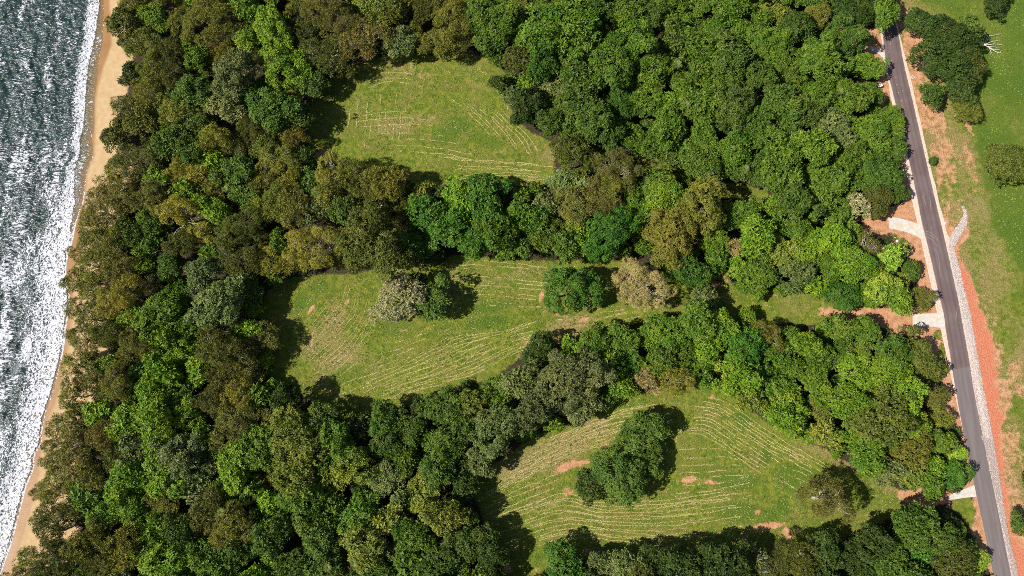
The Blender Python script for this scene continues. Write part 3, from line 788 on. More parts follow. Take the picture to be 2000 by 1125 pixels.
def leaves_at(pos, nrm, k, ln, wd, spread, r, droop=0.0, lobe=None):
    """k leaves (folded diamonds) radiating from each spray"""
    n = len(pos)
    ref = unit(r.normal(size=(n, 3)))
    t1 = unit(np.cross(nrm, ref)); t2 = np.cross(nrm, t1)
    V = []; rn_ = []; lb = []
    for j in range(k):
        an = 6.283 * (j + r.random(n) * .7) / k
        el = spread + .35 * r.normal(size=n)
        d = t1 * (np.cos(an) * np.cos(el))[:, None] + t2 * (np.sin(an) * np.cos(el))[:, None] + nrm * np.sin(el)[:, None]
        d[:, 2] -= droop; d = unit(d)
        s = unit(np.cross(d, nrm) + .35 * r.normal(size=(n, 3)))
        L_ = (ln * (.65 + .7 * r.random(n)))[:, None]; W_ = (wd * (.65 + .7 * r.random(n)))[:, None]
        b = pos + d * L_ * .08
        up = np.cross(s, d)
        V.append(np.stack([b, b + d * L_ * .5 + s * W_ * .5 + up * W_ * .1, b + d * L_, b + d * L_ * .5 - s * W_ * .5 + up * W_ * .1], 1))
        rn_.append(r.random(n)); lb.append(lobe)
    V = np.concatenate(V); rn_ = np.concatenate(rn_); lb = np.concatenate(lb)
    return V, rn_, lb


def tube(path, rad, sides=5):
    path = np.asarray(path, float); n = len(path)
    d = np.gradient(path, axis=0); d = unit(d)
    a = unit(np.cross(d, np.array([.31, .77, .2]))); b = np.cross(d, a)
    an = np.arange(sides) * 2 * math.pi / sides
    V = path[:, None] + np.asarray(rad)[:, None, None] * (a[:, None] * np.cos(an)[None, :, None] + b[:, None] * np.sin(an)[None, :, None])
    i_ = np.arange(n * sides).reshape(n, sides)
    F = np.stack([i_[:-1], np.roll(i_[:-1], -1, 1), np.roll(i_[1:], -1, 1), i_[1:]], -1).reshape(-1, 4)
    return V.reshape(-1, 3), F


class Parts:
    def __init__(self): self.V = []; self.F = []; self.n = 0
    def add(self, VF):
        V, F = VF; self.V.append(V); self.F.append(F + self.n); self.n += len(V)
    def mesh(self, name, mat): return np_mesh(name, np.concatenate(self.V), np.concatenate(self.F), mat, True)


def limb(a, b, r0, r1, r, wig=.08, n=5):
    t = np.linspace(0, 1, n)[:, None]
    L = np.linalg.norm(b - a)
    p = a * (1 - t) + b * t
    p[1:-1] += r.normal(size=(n - 2, 3)) * L * wig
    p[:, 2] += (np.sin(t[:, 0] * math.pi) * L * .06)
    return tube(p, r0 + (r1 - r0) * t[:, 0])


def make_tree(style, R, seed):
    r = np.random.default_rng(seed)
    cfg = dict(broad=dict(lr=(.19, .36), vz=.70, sp=1.75, k=5, ln=.68, wd=.36, el=.42, droop=.1),
               big=dict(lr=(.22, .40), vz=.66, sp=1.25, k=6, ln=.86, wd=.44, el=.5, droop=.12),
               fine=dict(lr=(.15, .26), vz=.60, sp=2.2, k=5, ln=.54, wd=.28, el=.35, droop=.05),
               spread=dict(lr=(.15, .28), vz=.42, sp=1.8, k=5, ln=.62, wd=.34, el=.45, droop=.05),
               feather=dict(lr=(.15, .27), vz=.80, sp=2.9, k=7, ln=.72, wd=.15, el=.6, droop=.0),
               clump=dict(lr=(.22, .34), vz=.78, sp=1.05, k=9, ln=.72, wd=.30, el=.7, droop=.0),
               dry=dict(lr=(.15, .26), vz=.72, sp=2.4, k=7, ln=.62, wd=.13, el=.65, droop=.0))[style]
    trunk_h = .85 * R + 2.2
    zc = trunk_h + cfg['vz'] * R * .35
    lrm = np.clip(np.mean(cfg['lr']) * R, .75, 1.55)
    nl = int(2.5 * (R / lrm) ** 2 * (.72 if style in ('feather', 'dry') else 1))
    u = r.random(nl) * 1.15 - .15
    # spread lobes evenly (golden spiral) and shake
    i_ = np.arange(nl) + .5
    u = 1 - 1.25 * i_ / nl
    ph = i_ * 2.39996 + r.normal(0, .45, nl)
    rr = np.sqrt(np.maximum(0, 1 - u * u))
    shp = 1 + .20 * np.sin(2 * ph + r.random() * 6) + .16 * np.sin(3 * ph + r.random() * 6) + .08 * np.sin(5 * ph + r.random() * 6)
    lr_ = np.clip((cfg['lr'][0] + (cfg['lr'][1] - cfg['lr'][0]) * r.random(nl)) * R * min(1, 1.55 / (np.mean(cfg['lr']) * R)), .6, 2.3)
    dist = (R - lr_ * .85) * (.72 + .34 * r.random(nl)) * shp
    dist *= np.where(r.random(nl) < .16, 1.2, 1.0)
    C_ = np.stack([np.cos(ph) * rr * dist, np.sin(ph) * rr * dist, zc + u * dist * cfg['vz'] + r.normal(0, .09 * R, nl)], 1)
    C_[:, 0] -= C_[:, 0].mean(); C_[:, 1] -= C_[:, 1].mean()
    # inner fill lobes
    Vs, rs, ls = [], [], []
    cen = np.array([0, 0, zc - .25 * R])
    tones = r.random(nl)
    for j in range(nl):
        n = int(4 * math.pi * lr_[j] ** 2 * .62 * cfg['sp'] * (1 if style != 'feather' else (.45 + .75 * r.random())))
        n = max(n, 8)
        d = unit(r.normal(size=(int(n * 1.9), 3)))
        out = unit(C_[j] - cen)
        keep = (d @ out > -.35) & (d[:, 2] > -.45)
        d = d[keep][:n]
        pos = C_[j] + d * (lr_[j] * (.80 + .25 * r.random(len(d))))[:, None] * np.array([1, 1, .85])
        nrm = unit(d + np.array([0, 0, .45]))
        a, b, c_ = leaves_at(pos, nrm, cfg['k'], cfg['ln'], cfg['wd'], cfg['el'], r, cfg['droop'], np.full(len(d), tones[j]))
        Vs.append(a); rs.append(b); ls.append(c_)
    V = np.concatenate(Vs).reshape(-1, 3); n = len(V) // 4
    me = np_mesh('crown', V, np.arange(n * 4).reshape(n, 4), lf.m)
    vattr(me, 'rnd', np.concatenate(rs), 'FACE'); vattr(me, 'lobe', np.concatenate(ls), 'FACE')
    T = Parts()
    r0 = .045 * R + .06
    fork = np.array([r.normal(0, .05 * R), r.normal(0, .05 * R), trunk_h * .62])
    T.add(limb(np.array([0, 0, -.3]), fork, r0, r0 * .75, r, .03, 4))
    sel = r.choice(nl, min(nl, {'dry': 26, 'feather': 13}.get(style, 9)), replace=False)
    for s_ in sel:
        m_ = fork * .35 + C_[s_] * .65 + r.normal(size=3) * .06 * R
        m_[2] = max(m_[2], fork[2] + .2)
        T.add(limb(fork, m_, r0 * .55, r0 * .3, r, .05, 4))
        ends = 3 if style in ('dry', 'feather') else 2
        for e_ in range(ends):
            tip = C_[s_] + unit(r.normal(size=3) + np.array([0, 0, .6])) * lr_[s_] * (1.1 if style == 'dry' else .6)
            T.add(limb(m_, tip, r0 * .28, .025 if style != 'dry' else .04, r, .08, 4))
    return me, T.mesh('trunk', pb.m if style == 'dry' or (style == 'feather' and seed % 3 == 0) else bk.m), zc, R


PROTO = {}
SIZES = dict(S=3.3, M=5.6, L=8.6)
def proto(style, sz, v):
    k_ = (style, sz, v)
    if k_ not in PROTO:
        PROTO[k_] = make_tree(style, SIZES[sz], hash((style == 'broad', len(style), sz == 'S', sz == 'M', v)) % 100003 + v * 17 + ord(sz) + sum(map(ord, style)))
    return PROTO[k_]
NV = dict(big=(5, 5, 3), broad=(6, 7, 5), fine=(3, 4, 3), spread=(3, 4, 3), feather=(6, 7, 4), clump=(3, 3, 2), dry=(2, 3, 2))
FORM = dict(big=['leafy', 'lush', 'full', 'bushy', 'shaggy'], broad=['round', 'lumpy', 'broad', 'uneven', 'domed', 'knobbly', 'wide'], fine=['dense', 'smooth', 'tight', 'close'], spread=['flat', 'spreading', 'layered', 'open'],
            feather=['wispy', 'ragged', 'tufted', 'loose', 'feathery', 'airy', 'straggly'], clump=['clumpy', 'rosetted', 'coarse'], dry=['twiggy', 'sparse', 'brittle'])
NAME = dict(big='large_leaf_tree', broad='broadleaf_tree', fine='dense_leaf_tree', spread='spreading_tree', feather='feathery_tree', clump='clump_leaved_tree', dry='dry_tree')
NOUN = dict(big='large-leaved tree', broad='broadleaf tree', fine='fine-leaved tree', spread='flat-crowned tree', feather='fine-needled tree', clump='thick-leaved tree', dry='dry tree')

COLR = dict(br=((.138, .222, .014), 'bright green'), li=((.24, .34, .035), 'lime green'), lg=((.098, .165, .014), 'leaf green'), mi=((.080, .130, .016), 'mid green'), dk=((.046, .076, .011), 'dark green'),
            em=((.062, .138, .013), 'deep green'), gg=((.140, .170, .045), 'grey-green'), pa=((.31, .31, .14), 'pale silvery'), lo=((.170, .205, .026), 'light olive'), ol=((.170, .172, .022), 'olive'),
            do=((.098, .108, .016), 'dark olive'), bn=((.150, .146, .026), 'brownish'), go=((.27, .25, .032), 'golden'), tn=((.36, .30, .10), 'tan'))

# (picture x, picture y, crown radius in picture pixels, style, colour)
TREES = '''
247 48 33 broad do|300 35 30 broad br|410 40 46 feather ol|450 68 30 feather bn|283 87 32 feather ol|246 83 13 broad dk|383 107 28 broad br|460 150 45 broad gg|485 80 26 broad br|260 147 24 broad dk|293 187 34 feather ol|337 160 27 feather do|233 262 33 broad do
283 235 32 broad do|333 280 30 broad mi|420 275 32 feather go|460 285 27 feather bn|388 247 28 broad mi|445 205 38 broad gg|268 317 35 feather do|232 332 24 feather ol|350 335 26 feather go|390 340 25 feather go|310 347 22 broad br|465 340 32 broad mi
535 60 40 broad br|550 135 45 broad br|535 215 45 broad mi|568 230 34 broad mi|583 15 25 feather ol|650 35 45 feather bn|715 80 38 feather bn|727 15 30 broad lo|760 30 38 broad do|783 85 28 broad gg|833 20 30 feather do|830 85 24 feather ol|885 45 44 feather ol|905 78 26 feather ol|965 40 50 broad lg|960 80 32 broad mi
640 110 38 feather do|672 135 18 feather do|610 165 26 broad mi|592 140 30 broad br|525 290 28 broad do|553 315 30 feather ol|590 315 26 broad mi|650 350 40 feather ol|700 350 38 feather ol|752 360 40 feather ol|517 350 28 feather ol|945 372 34 broad em|975 165 18 broad dk|1000 190 20 broad gg
1010 15 25 feather bn|1095 55 60 broad lg|1060 125 40 broad em|1130 85 35 broad lg|1015 120 30 broad do|1087 172 25 broad gg|1027 210 34 broad dk|1070 240 28 broad mi|1118 305 42 clump do|1213 205 28 fine em|1273 28 25 broad mi|1200 120 45 broad lg|1240 90 45 broad lg|1280 140 35 broad lg|1200 335 42 dry bn|1190 365 33 feather ol|1115 365 33 broad gg|1285 358 36 broad lg|1307 308 22 broad mi|1370 325 34 broad lg|1405 330 28 broad lg|1432 295 33 broad lg
1593 30 25 feather ol|1728 22 30 broad lg|1665 25 32 broad dk|1645 75 42 broad mi|1627 255 33 clump gg|1738 242 30 broad lg|1742 290 24 broad mi|1715 335 36 broad mi|1688 130 30 broad lg|1600 120 40 broad lg|1550 60 36 broad mi|1500 90 40 broad lg|1690 185 28 broad lg|1660 190 36 broad lg|1705 262 32 broad lg|1740 365 30 broad mi
200 410 36 feather bn|250 460 30 broad mi|290 440 28 broad lg|353 412 36 feather go|397 455 22 feather go|465 450 45 feather do|170 487 28 feather bn|215 475 30 feather ol|150 548 26 feather bn|192 520 34 feather ol|235 530 32 feather bn|283 517 20 broad br|250 572 33 feather go|293 568 14 feather tn|215 592 28 feather go|247 632 18 broad li|330 520 28 broad mi|350 580 28 broad lg|400 540 36 broad gg|430 595 50 broad gg|478 565 30 broad mi|387 635 11 feather go|165 665 30 feather bn|213 655 30 feather do|267 672 30 feather bn|320 660 25 broad br|347 695 28 broad br|430 680 40 feather do|473 705 32 feather do|147 712 24 feather ol|207 712 20 broad br|273 730 22 broad mi|393 720 27 broad br|185 450 26 feather bn|150 605 22 feather ol|180 620 26 feather bn|178 570 24 feather bn
535 400 35 feather ol|577 410 38 feather bn|627 402 32 broad gg|617 485 48 dry go|545 475 22 broad lg|518 512 30 feather go|733 475 60 fine do|735 395 40 feather do|790 420 28 feather do|835 420 36 broad em|820 478 26 broad em|883 452 40 broad em|900 398 38 broad br|950 410 42 broad em|927 475 32 broad em|967 455 40 broad lg|853 503 16 broad dk|520 658 24 feather bn
1027 430 36 broad lg|1067 400 26 broad gg|1120 402 36 feather bn|1170 390 38 feather bn|1190 458 47 fine em|1215 488 18 broad lg|1295 390 35 broad br|1310 465 48 fine ol|1373 400 44 fine ol|1340 530 34 broad em|1430 485 22 feather tn|1413 538 12 feather tn|1020 482 24 broad mi|1107 482 26 broad mi
1115 565 49 broad em|1250 560 48 dry tn|1377 582 24 broad gg|1160 668 32 broad lg|1213 662 30 broad lg|1300 650 36 broad lg|1360 630 38 broad lg|1115 745 64 fine gg|1053 680 32 broad dk|1018 745 36 broad gg|1260 742 24 feather tn|1318 745 33 feather go|1393 708 16 broad li|1230 715 30 broad em
1673 405 20 clump pa|1693 482 24 dry bn|1553 540 31 clump gg|1712 390 26 broad do|1755 492 16 broad li|1733 508 25 broad li|1720 565 30 broad li|1797 585 22 feather ol|1707 532 22 broad do|1775 525 20 broad mi|1643 577 27 broad em|1753 585 26 broad br|1690 575 26 broad br|1790 690 34 broad do|1815 728 27 broad do|1743 690 32 broad lg|1727 730 35 broad br|1640 640 26 broad lg|1690 650 28 broad lg|1820 770 26 broad do
143 772 26 feather ol|142 825 26 feather bn|110 840 20 feather do|193 805 22 broad br|150 885 36 feather bn|207 850 30 feather bn|113 945 30 feather ol|92 1000 27 feather do|180 930 28 feather ol|227 890 28 feather do|112 1088 34 feather do|155 1070 28 feather ol|187 1043 28 feather bn|247 1057 28 feather ol|247 1100 28 feather ol|297 773 34 broad br|337 770 20 broad li|310 833 40 broad br|350 885 50 broad gg|317 927 38 broad br|397 847 22 broad br|467 772 32 feather go|460 833 38 feather bn|460 910 40 broad br|320 977 30 feather ol|407 1000 38 feather bn|457 1033 36 feather ol|353 1033 35 broad mi|383 943 25 broad gg|467 1083 35 broad mi|110 900 22 feather bn|140 1000 24 feather do
580 860 50 spread lo|692 910 40 spread lo|580 937 44 spread lo|593 977 44 broad lg|700 1003 40 broad lg|627 822 34 broad mi|705 835 26 broad dk|750 822 30 broad mi|760 867 34 broad mi|867 797 36 fine mi|860 907 40 broad mi|790 980 20 broad lg|907 960 22 broad dk|867 1007 38 broad lo|925 1057 32 broad mi|960 1090 30 broad dk|800 1043 38 broad lg|713 1070 40 broad lo|617 1033 38 broad mi|533 1043 38 broad mi|540 817 28 feather bn|967 838 50 broad gg|943 893 30 broad gg|560 780 30 broad dk
1128 790 42 broad gg|1040 802 42 broad gg|1213 752 24 broad br|1250 845 42 broad mi|1268 900 30 broad mi|1213 928 52 broad mi|1147 947 26 broad dk
1100 1108 38 broad em|1173 1103 30 broad gg|1220 1106 32 broad gg|1273 1103 32 broad dk|1333 1108 42 broad dk|1413 1102 46 broad dk|1478 1100 25 dry gg|1520 1105 30 feather do
1540 820 28 broad br|1611 973 43 feather bn|1610 848 28 broad lo|1727 817 46 fine do|1767 780 38 broad br|1783 883 32 fine ol|1838 862 27 broad lg|1865 885 17 broad li|1860 925 32 broad em|1815 945 22 broad lg|1728 922 29 fine gg|1690 890 34 broad lg|1835 815 22 feather ol|1778 926 25 broad lo
1612 1074 32 broad dk|1558 1090 34 feather do|1705 1060 36 broad dk|1783 1025 38 broad mi|1835 1060 34 broad mi|1910 1092 20 broad li|1855 1105 42 fine do|1735 1100 40 broad mi|1665 1090 32 broad dk|1880 1075 24 broad mi
'''
FIELDTREES = '''
1803 48 29 broad dk|1852 62 30 broad dk|1895 55 24 broad mi|1838 118 46 broad dk|1872 98 40 broad dk|1897 135 30 feather do|1873 160 34 broad dk|1820 187 22 broad mi|1885 211 26 feather ol|1960 320 36 broad do|1990 322 34 broad do|1942 300 18 broad do|1942 3 24 broad dk|1993 1025 19 broad mi|2008 940 12 broad dk|1821 315 8 broad mi|845 588 37 broad mi|782 585 48 clump pa|808 560 26 clump dk
'''
trees = []
def parse(txt, field=False):
    for rec in txt.replace('\n', '|').split('|'):
        f = rec.split()
        if len(f) == 5:
            trees.append([float(f[0]), float(f[1]), float(f[2]), f[3], f[4], field])
parse(TREES); nhand = len(trees); parse(FIELDTREES, True)

# the rest of the canopy, filled in between
FOREST = BEACHLINE[:-1] + [(-40, 1200), (1990, 1200), (1945, 1115), (1920, 1075), (1900, 1035), (1850, 1000), (1905, 930), (1888, 880), (1870, 830), (1850, 800), (1850, 745), (1840, 715), (1815, 680), (1800, 655), (1740, 650), (1710, 625), (1690, 620), (1700, 608),
          (1785, 604), (1815, 600), (1815, 570), (1785, 550), (1790, 515), (1775, 500), (1760, 480), (1730, 455), (1695, 450), (1690, 430), (1700, 420), (1745, 405), (1770, 395), (1775, 380), (1765, 330), (1760, 300), (1770, 275), (1770, 250), (1760, 215), (1725, 215), (1715, 200), (1722, 170), (1720, 130), (1700, 105), (1695, 90), (1690, 65), (1735, 60), (1750, 30), (1752, -60)]
clp = [np.array(CLEAR1, float), np.array(CLEAR2, float), np.array(CLEAR3, float)] + [np.array(s, float) for s in STRIPS]
FP = np.array(FOREST, float)
one = lambda a: np.array([float(a)])
F = np.random.default_rng(2024)
def zone(x, y):
    pick = lambda t: t[int(F.choice(len(t), p=np.array([i[2] for i in t]) / sum(i[2] for i in t)))][:2]
    bl = at_y(BEACHLINE, y)
    if x - bl < 125 and y > 330: return pick([('feather','bn',4),('feather','ol',3),('feather','do',4),('broad','do',1),('broad','lg',.6)])
    if x - bl < 60: return pick([('feather','ol',2),('feather','do',3),('broad','do',3),('broad','mi',1)])
    if y < 115 and 540 < x < 1020: return pick([('feather','ol',3),('feather','bn',3),('feather','do',2),('broad','mi',1),('broad','lo',1)])
    if x < 520 and y < 480: return pick([('broad','mi',2),('big','mi',1.5),('big','br',2.5),('broad','br',3),('spread','mi',1),('broad','gg',1),('feather','ol',3),('feather','do',2),('fine','mi',1)])
    if x < 560: return pick([('broad','br',3.5),('big','br',3),('broad','lg',2),('big','lg',2),('spread','lg',1),('broad','mi',2),('broad','gg',1.5),('feather','ol',1),('feather','do',1)])
    if x < 1000 and y > 740: return pick([('broad','mi',2),('big','mi',2),('big','lg',2),('broad','lg',1.5),('big','lo',1),('broad','lo',1),('spread','lo',1.5),('fine','mi',1),('broad','dk',1),('broad','gg',1)])
    if x < 800 and y < 560: return pick([('feather','ol',3),('feather','do',3),('feather','bn',1),('broad','mi',1)])
    if y > 1000: return pick([('broad','dk',3),('big','dk',1.5),('big','mi',1.5),('broad','mi',2),('broad','em',1),('feather','do',1)])
    if y < 420: return pick([('broad','lg',3),('big','lg',4),('big','mi',2),('broad','mi',1.5),('fine','lg',2),('spread','mi',1),('broad','lo',1),('spread','lg',1),('broad','br',1),('fine','mi',1)])
    return pick([('broad','lg',2),('broad','br',2),('big','lg',2.5),('big','br',2.5),('fine','lg',2),('spread','br',1),('broad','em',1),('broad','lo',1),('fine','ol',.5),('fine','br',1),('feather','ol',.3)])
cand = F.random((26000, 2)) * [2090, 1235] + [-45, -55]
fin = poly_sd(cand[:, 0], cand[:, 1], FP)
cld = np.maximum.reduce([poly_sd(cand[:, 0], cand[:, 1], c_) for c_ in clp])
vsd = poly_sd(cand[:, 0], cand[:, 1], np.array(VERGE, float))
for phase, (ra, rb, ov) in enumerate([(27, 43, .74), (20, 30, .74), (14, 22, .76)]):
    for i in range(len(cand)):
        x, y = cand[i]
        if fin[i] < 6: continue
        rr = ra + (rb - ra) * F.random()
        if fin[i] < (.55 if x < 300 else .8) * rr or -cld[i] < ((.72, .6, .4)[phase] if not (1290 < x < 1680 and 585 < y < 700) else .85) * rr or -vsd[i] < (1.2 if x > 1640 else .98) * rr: continue
        if any((x - a_) ** 2 + (y - b_) ** 2 < (rr + q_) ** 2 for a_, b_, q_ in ((1115, 565, 62), (1611, 973, 60), (1235, 890, 75), (800, 580, 75), (1250, 560, 50), (855, 590, 55))): continue
        if 1555 < x < 1800 and 895 < y < 1050 and (-cld[i] < 1.15 * rr or y > 1000): continue
        if any((x - t[0]) ** 2 + (y - t[1]) ** 2 < (ov * (rr + t[2])) ** 2 for t in trees): continue
        s_, c_ = zone(x, y)
        trees.append([x, y, rr, s_, c_, False])
import collections
print('trees', len(trees), 'hand', nhand, collections.Counter(t[3] for t in trees))

# ---------------- labels
SECT = ['right', 'upper right', 'top', 'upper left', 'left', 'lower left', 'bottom', 'lower right']
CN = ['upper', 'middle', 'lower']
DRV = [((1770, 445), 'curved driveway'), ((1815, 625), 'flared driveway'), ((1710, 100), 'topmost driveway'), ((1875, 965), 'lowest driveway')]
def where(x, y, r):
    ds = [float(poly_sd(one(x), one(y), c_)[0]) for c_ in clp[:3]]
    j = int(np.argmax(ds))
    if x > 1775 and x > at_y(ROAD_R, y): return 'in the field right of road'
    if ds[j] > 0: return 'standing in the %s clearing' % CN[j]
    if -ds[j] < r + 14:
        cx, cy = clp[j].mean(0)
        if j == 1 and x > 1290: return 'along the grass lane %s' % ('above' if y < 585 else 'below') + ' its edge' if False else ('above' if y < 588 else 'below') + ' the narrow grass lane'
        a_ = int(round((math.degrees(math.atan2(-(y - cy) * 1.6, x - cx)) % 360) / 45)) % 8
        return 'at the %s edge of the %s clearing' % (SECT[a_], CN[j]) if ' ' not in SECT[a_] else '%s edge of the %s clearing' % (SECT[a_], CN[j])
    lev = 'upper' if y < 400 else 'middle' if y < 780 else 'lower'
    bl = at_y(BEACHLINE, y)
    if x - bl < 70: return 'on the beach edge, level with %s clearing' % lev
    if at_y(ROAD_L, y) - x < 150:
        dd = [((x - p_[0]) ** 2 + (y - p_[1]) ** 2, n_) for p_, n_ in DRV]
        return 'by the road near the %s' % min(dd)[1]
    if y < 110 and 540 < x < 1000: return 'in forest above the upper clearing'
    if x < 560 or (x < 620 and y < 300): return ('near' if x - bl < 190 else 'inland') + ' ' + ('the beach' if x - bl < 190 else 'of beach') + ' beside %s clearing' % lev
    if y < 420 and x > 1000: return 'in forest right of the upper clearing' if x < 1300 else 'in forest between upper clearing and road'
    if y < 560 and x < 1000: return 'between the upper and middle clearings'
    if y < 570: return 'in forest above the grass lane'
    if x < 1000 and y > 740: return 'in forest left of the lower clearing'
    if y < 1000: return 'between the middle and lower clearings'
    return 'in forest below the lower clearing'

ORD = ['', 'second', 'third', 'fourth', 'fifth', 'sixth', 'seventh', 'eighth', 'ninth', 'tenth', 'eleventh', 'twelfth']
info = []
for i, t in enumerate(trees):
    x, y, r, s_, c_, fld = t
    m0 = mpp(y, 6)
    Rm = r * m0
    sz = 'S' if Rm < 4.3 else 'M' if Rm < 7.0 else 'L'
    nv = NV[s_]['SML'.index(sz)]
    v = int(F.integers(nv))
    info.append((sz, v, Rm))
SZW = lambda R: 'very small' if R < 2.4 else 'small' if R < 3.9 else '' if R < 5.6 else 'large' if R < 7.6 else 'huge'
base_l = []
for t, (sz, v, Rm) in zip(trees, info):
    w_ = [SZW(Rm), FORM[t[3]][v], COLR[t[4]][1], NOUN[t[3]], where(t[0], t[1], t[2])]
    base_l.append(' '.join(z for z in w_ if z))
by = {}
for i, l_ in enumerate(base_l): by.setdefault(l_, []).append(i)
labels = [None] * len(trees)
for l_, ids in by.items():
    if len(ids) == 1: labels[ids[0]] = l_; continue
    xs_ = [trees[i][0] for i in ids]; ys_ = [trees[i][1] for i in ids]
    horiz = (max(xs_) - min(xs_)) > (max(ys_) - min(ys_))
    ids = sorted(ids, key=lambda i: trees[i][0 if horiz else 1])
    e0, e1 = ('left', 'right') if horiz else ('top', 'bottom')
    for k_, i in enumerate(ids):
        n = len(ids)
        if k_ == 0: s_ = e0 + 'most' if e0 != 'top' else 'topmost'
        elif k_ == n - 1: s_ = 'rightmost' if horiz else 'lowest'
        elif k_ <= (n - 1) // 2: s_ = ORD[k_] + ' from ' + e0
        else: s_ = ORD[n - 1 - k_] + ' from ' + e1
        labels[i] = l_ + ', ' + s_

GRP = dict(big='large-leaved trees of the forest', broad='broadleaf trees of the forest', fine='fine-leaved trees of the forest', spread='flat-crowned trees of the forest', feather='fine-needled trees near the coast', clump='thick-leaved trees', dry='dry twiggy trees')
HAND = {(1115, 565): 'round deep green tree alone in the middle clearing', (1250, 560): 'dry tan tree with bare pale twigs beside the middle clearing tree', (782, 585): 'pale silvery thick-leaved tree standing in the middle clearing',
        (845, 588): 'mid green bushy tree right of the pale silvery tree', (808, 560): 'dark shaded tree behind the pale silvery tree', (1250, 845): 'upper dark green tree of the cluster in the lower clearing', (1268, 900): 'right dark green tree of the cluster in the lower clearing',
        (1213, 928): 'largest dark green tree of the cluster in the lower clearing', (1147, 947): 'small blackish green tree left of the lower clearing cluster', (1611, 973): 'dry dark twiggy tree alone at the right of the lower clearing',
        (617, 485): 'golden tree with bare white limbs above the middle clearing', (1821, 315): 'tiny green shrub on the dirt right of the road'}
for i, (t, (sz, v, Rm)) in enumerate(zip(trees, info)):
    x, y, r, s_, c_, fld = t
    crown_me, trunk_me, zc, R0 = proto(s_, sz, v)
    s = Rm / R0
    zf = float(F.uniform(.84, 1.16)) * (1.0 if s > .8 else .95)
    if fld: zf = .8
    rdx = at_y(ROAD_L, y) - x
    if 1130 < x < 1290 and 830 < y < 960: zf = .72
    if 0 < rdx < 120: zf *= .42 + .58 * rdx / 120
    if x - at_y(BEACHLINE, y) < 60: zf *= .8
    hc = zc * s * zf
    p_ = P(x, y, hc)
    s = r * mpp(y, hc) / R0 * 1.04
    gz = float(land_z(np.array([p_.x]), np.array([p_.y]))[0])
    nm_ = NAME[s_]
    if s_ == 'broad' and Rm < 3.9: nm_ = 'small_broadleaf_tree'
    if Rm < 2.0: nm_ = 'shrub'
    e = bpy.data.objects.new(nm_, None); COL.objects.link(e)
    e.empty_display_size = .5
    e.location = (p_.x, p_.y, gz)
    e.rotation_euler = (0, 0, float(F.random() * 6.283))
    sx_, sy_ = F.uniform(.86, 1.18), F.uniform(.86, 1.18)
    if (int(x), int(y)) in HAND: sx_ = sy_ = 1.02
    e.scale = (s * sx_, s * sy_, s * zf)
    tag(e, HAND.get((int(x), int(y)), labels[i]), 'shrub' if nm_ == 'shrub' else 'tree', GRP[s_] if nm_ != 'shrub' else None)
    cr = link('crown', crown_me, e); tk = link('trunk', trunk_me, e)
    rgb = np.array(COLR[c_][0]); jit = F.normal(0, .10); hj = F.normal(0, .035, 3)
    rgb = np.clip(rgb * (1 + jit) * (1 + hj), .005, .9)
    cr.color = (*rgb, 1)

# ---------------- palms poking through the canopy
PALMS = [(1322,127,11),(1340,205,9),(432,1000,9),(1105,205,8),(1455,330,9),(232,905,8),(690,1098,9),(1640,180,8),(440,370,8),(640,1108,9)]
frm = bpy.data.meshes.new('f')
def frond(seed):
    r = np.random.default_rng(seed)
    L = 1.0; n = 9
    t = np.linspace(0, 1, n); mid_ = np.stack([t * L, 0 * t, .28 * np.sin(t * 2.6) - .32 * t * t], 1)
    Pz = Parts(); Pz.add(tube(mid_, .012 - .009 * t, 3))
    V, F_ = [], []
    for i in range(1, n):
        for sgn in (-1, 1):
            for q_ in (0, .5):
                b = mid_[i - 1] * (1 - q_) + mid_[i] * q_
                ll = .34 * math.sin(.35 + 2.5 * t[i]) * (.85 + .3 * r.random())
                tip = b + np.array([.5 * ll, sgn * ll * .85, -.10 * ll])
                V += [b, b * .5 + tip * .5 + np.array([.022, 0, .01]), tip, b * .5 + tip * .5 - np.array([.022, 0, -.01])]
                k_ = len(V); F_.append((k_ - 4, k_ - 3, k_ - 2, k_ - 1))
    Pz.add((np.array(V), np.array(F_)))
    me = Pz.mesh('frond', lf.m)
    n_ = len(me.polygons); vattr(me, 'rnd', r.random(n_), 'FACE'); vattr(me, 'lobe', np.full(n_, .7), 'FACE')
    return me
PL = ['palm with pale star fronds in a dark gap right of the upper clearing', 'dark palm low among leaf green trees, below the pale star palm', 'palm near the lowest beach trees, beside the brownish trees', 'palm between the upper clearing and the pale star palm', 'palm just above the narrow strips of grass', 'palm at the dark gap inside the lower beach trees', 'left palm near the bottom, left of the lower clearing', 'palm in the canopy close to the topmost driveway', 'palm beneath the large golden tree beside the upper clearing', 'right palm near the bottom, left of the lower clearing']
FR = [frond(i) for i in range(3)]
ptk = Parts(); ptk.add(tube([(0, 0, -.3), (.1, .05, 4), (.05, 0, 8), (0, 0, 11)], [.2, .16, .14, .12], 6))
PT = ptk.mesh('trunk', bk.m)
for i, (x, y, r) in enumerate(PALMS):
    p_ = P(x, y, 12.5)
    sc_ = r * mpp(y, 12.5)
    e = bpy.data.objects.new('palm_tree', None); COL.objects.link(e); e.location = (p_.x, p_.y, 0)
    near = where(x, y, r)
    tag(e, PL[i], 'palm tree', 'palms in the forest canopy')
    tk = link('trunk', PT, e); tk.scale = (1, 1, 12.5 / 11)
    for j in range(13):
        f_ = link('frond', FR[j % 3], e)
        f_.location = (0, 0, 12.4); f_.scale = (sc_ * 1.05,) * 3
        f_.rotation_euler = (0, -.25 - .25 * (j % 2), j * 6.283 / 13 + F.normal(0, .12))
        f_.color = (.17, .22, .05, 1)

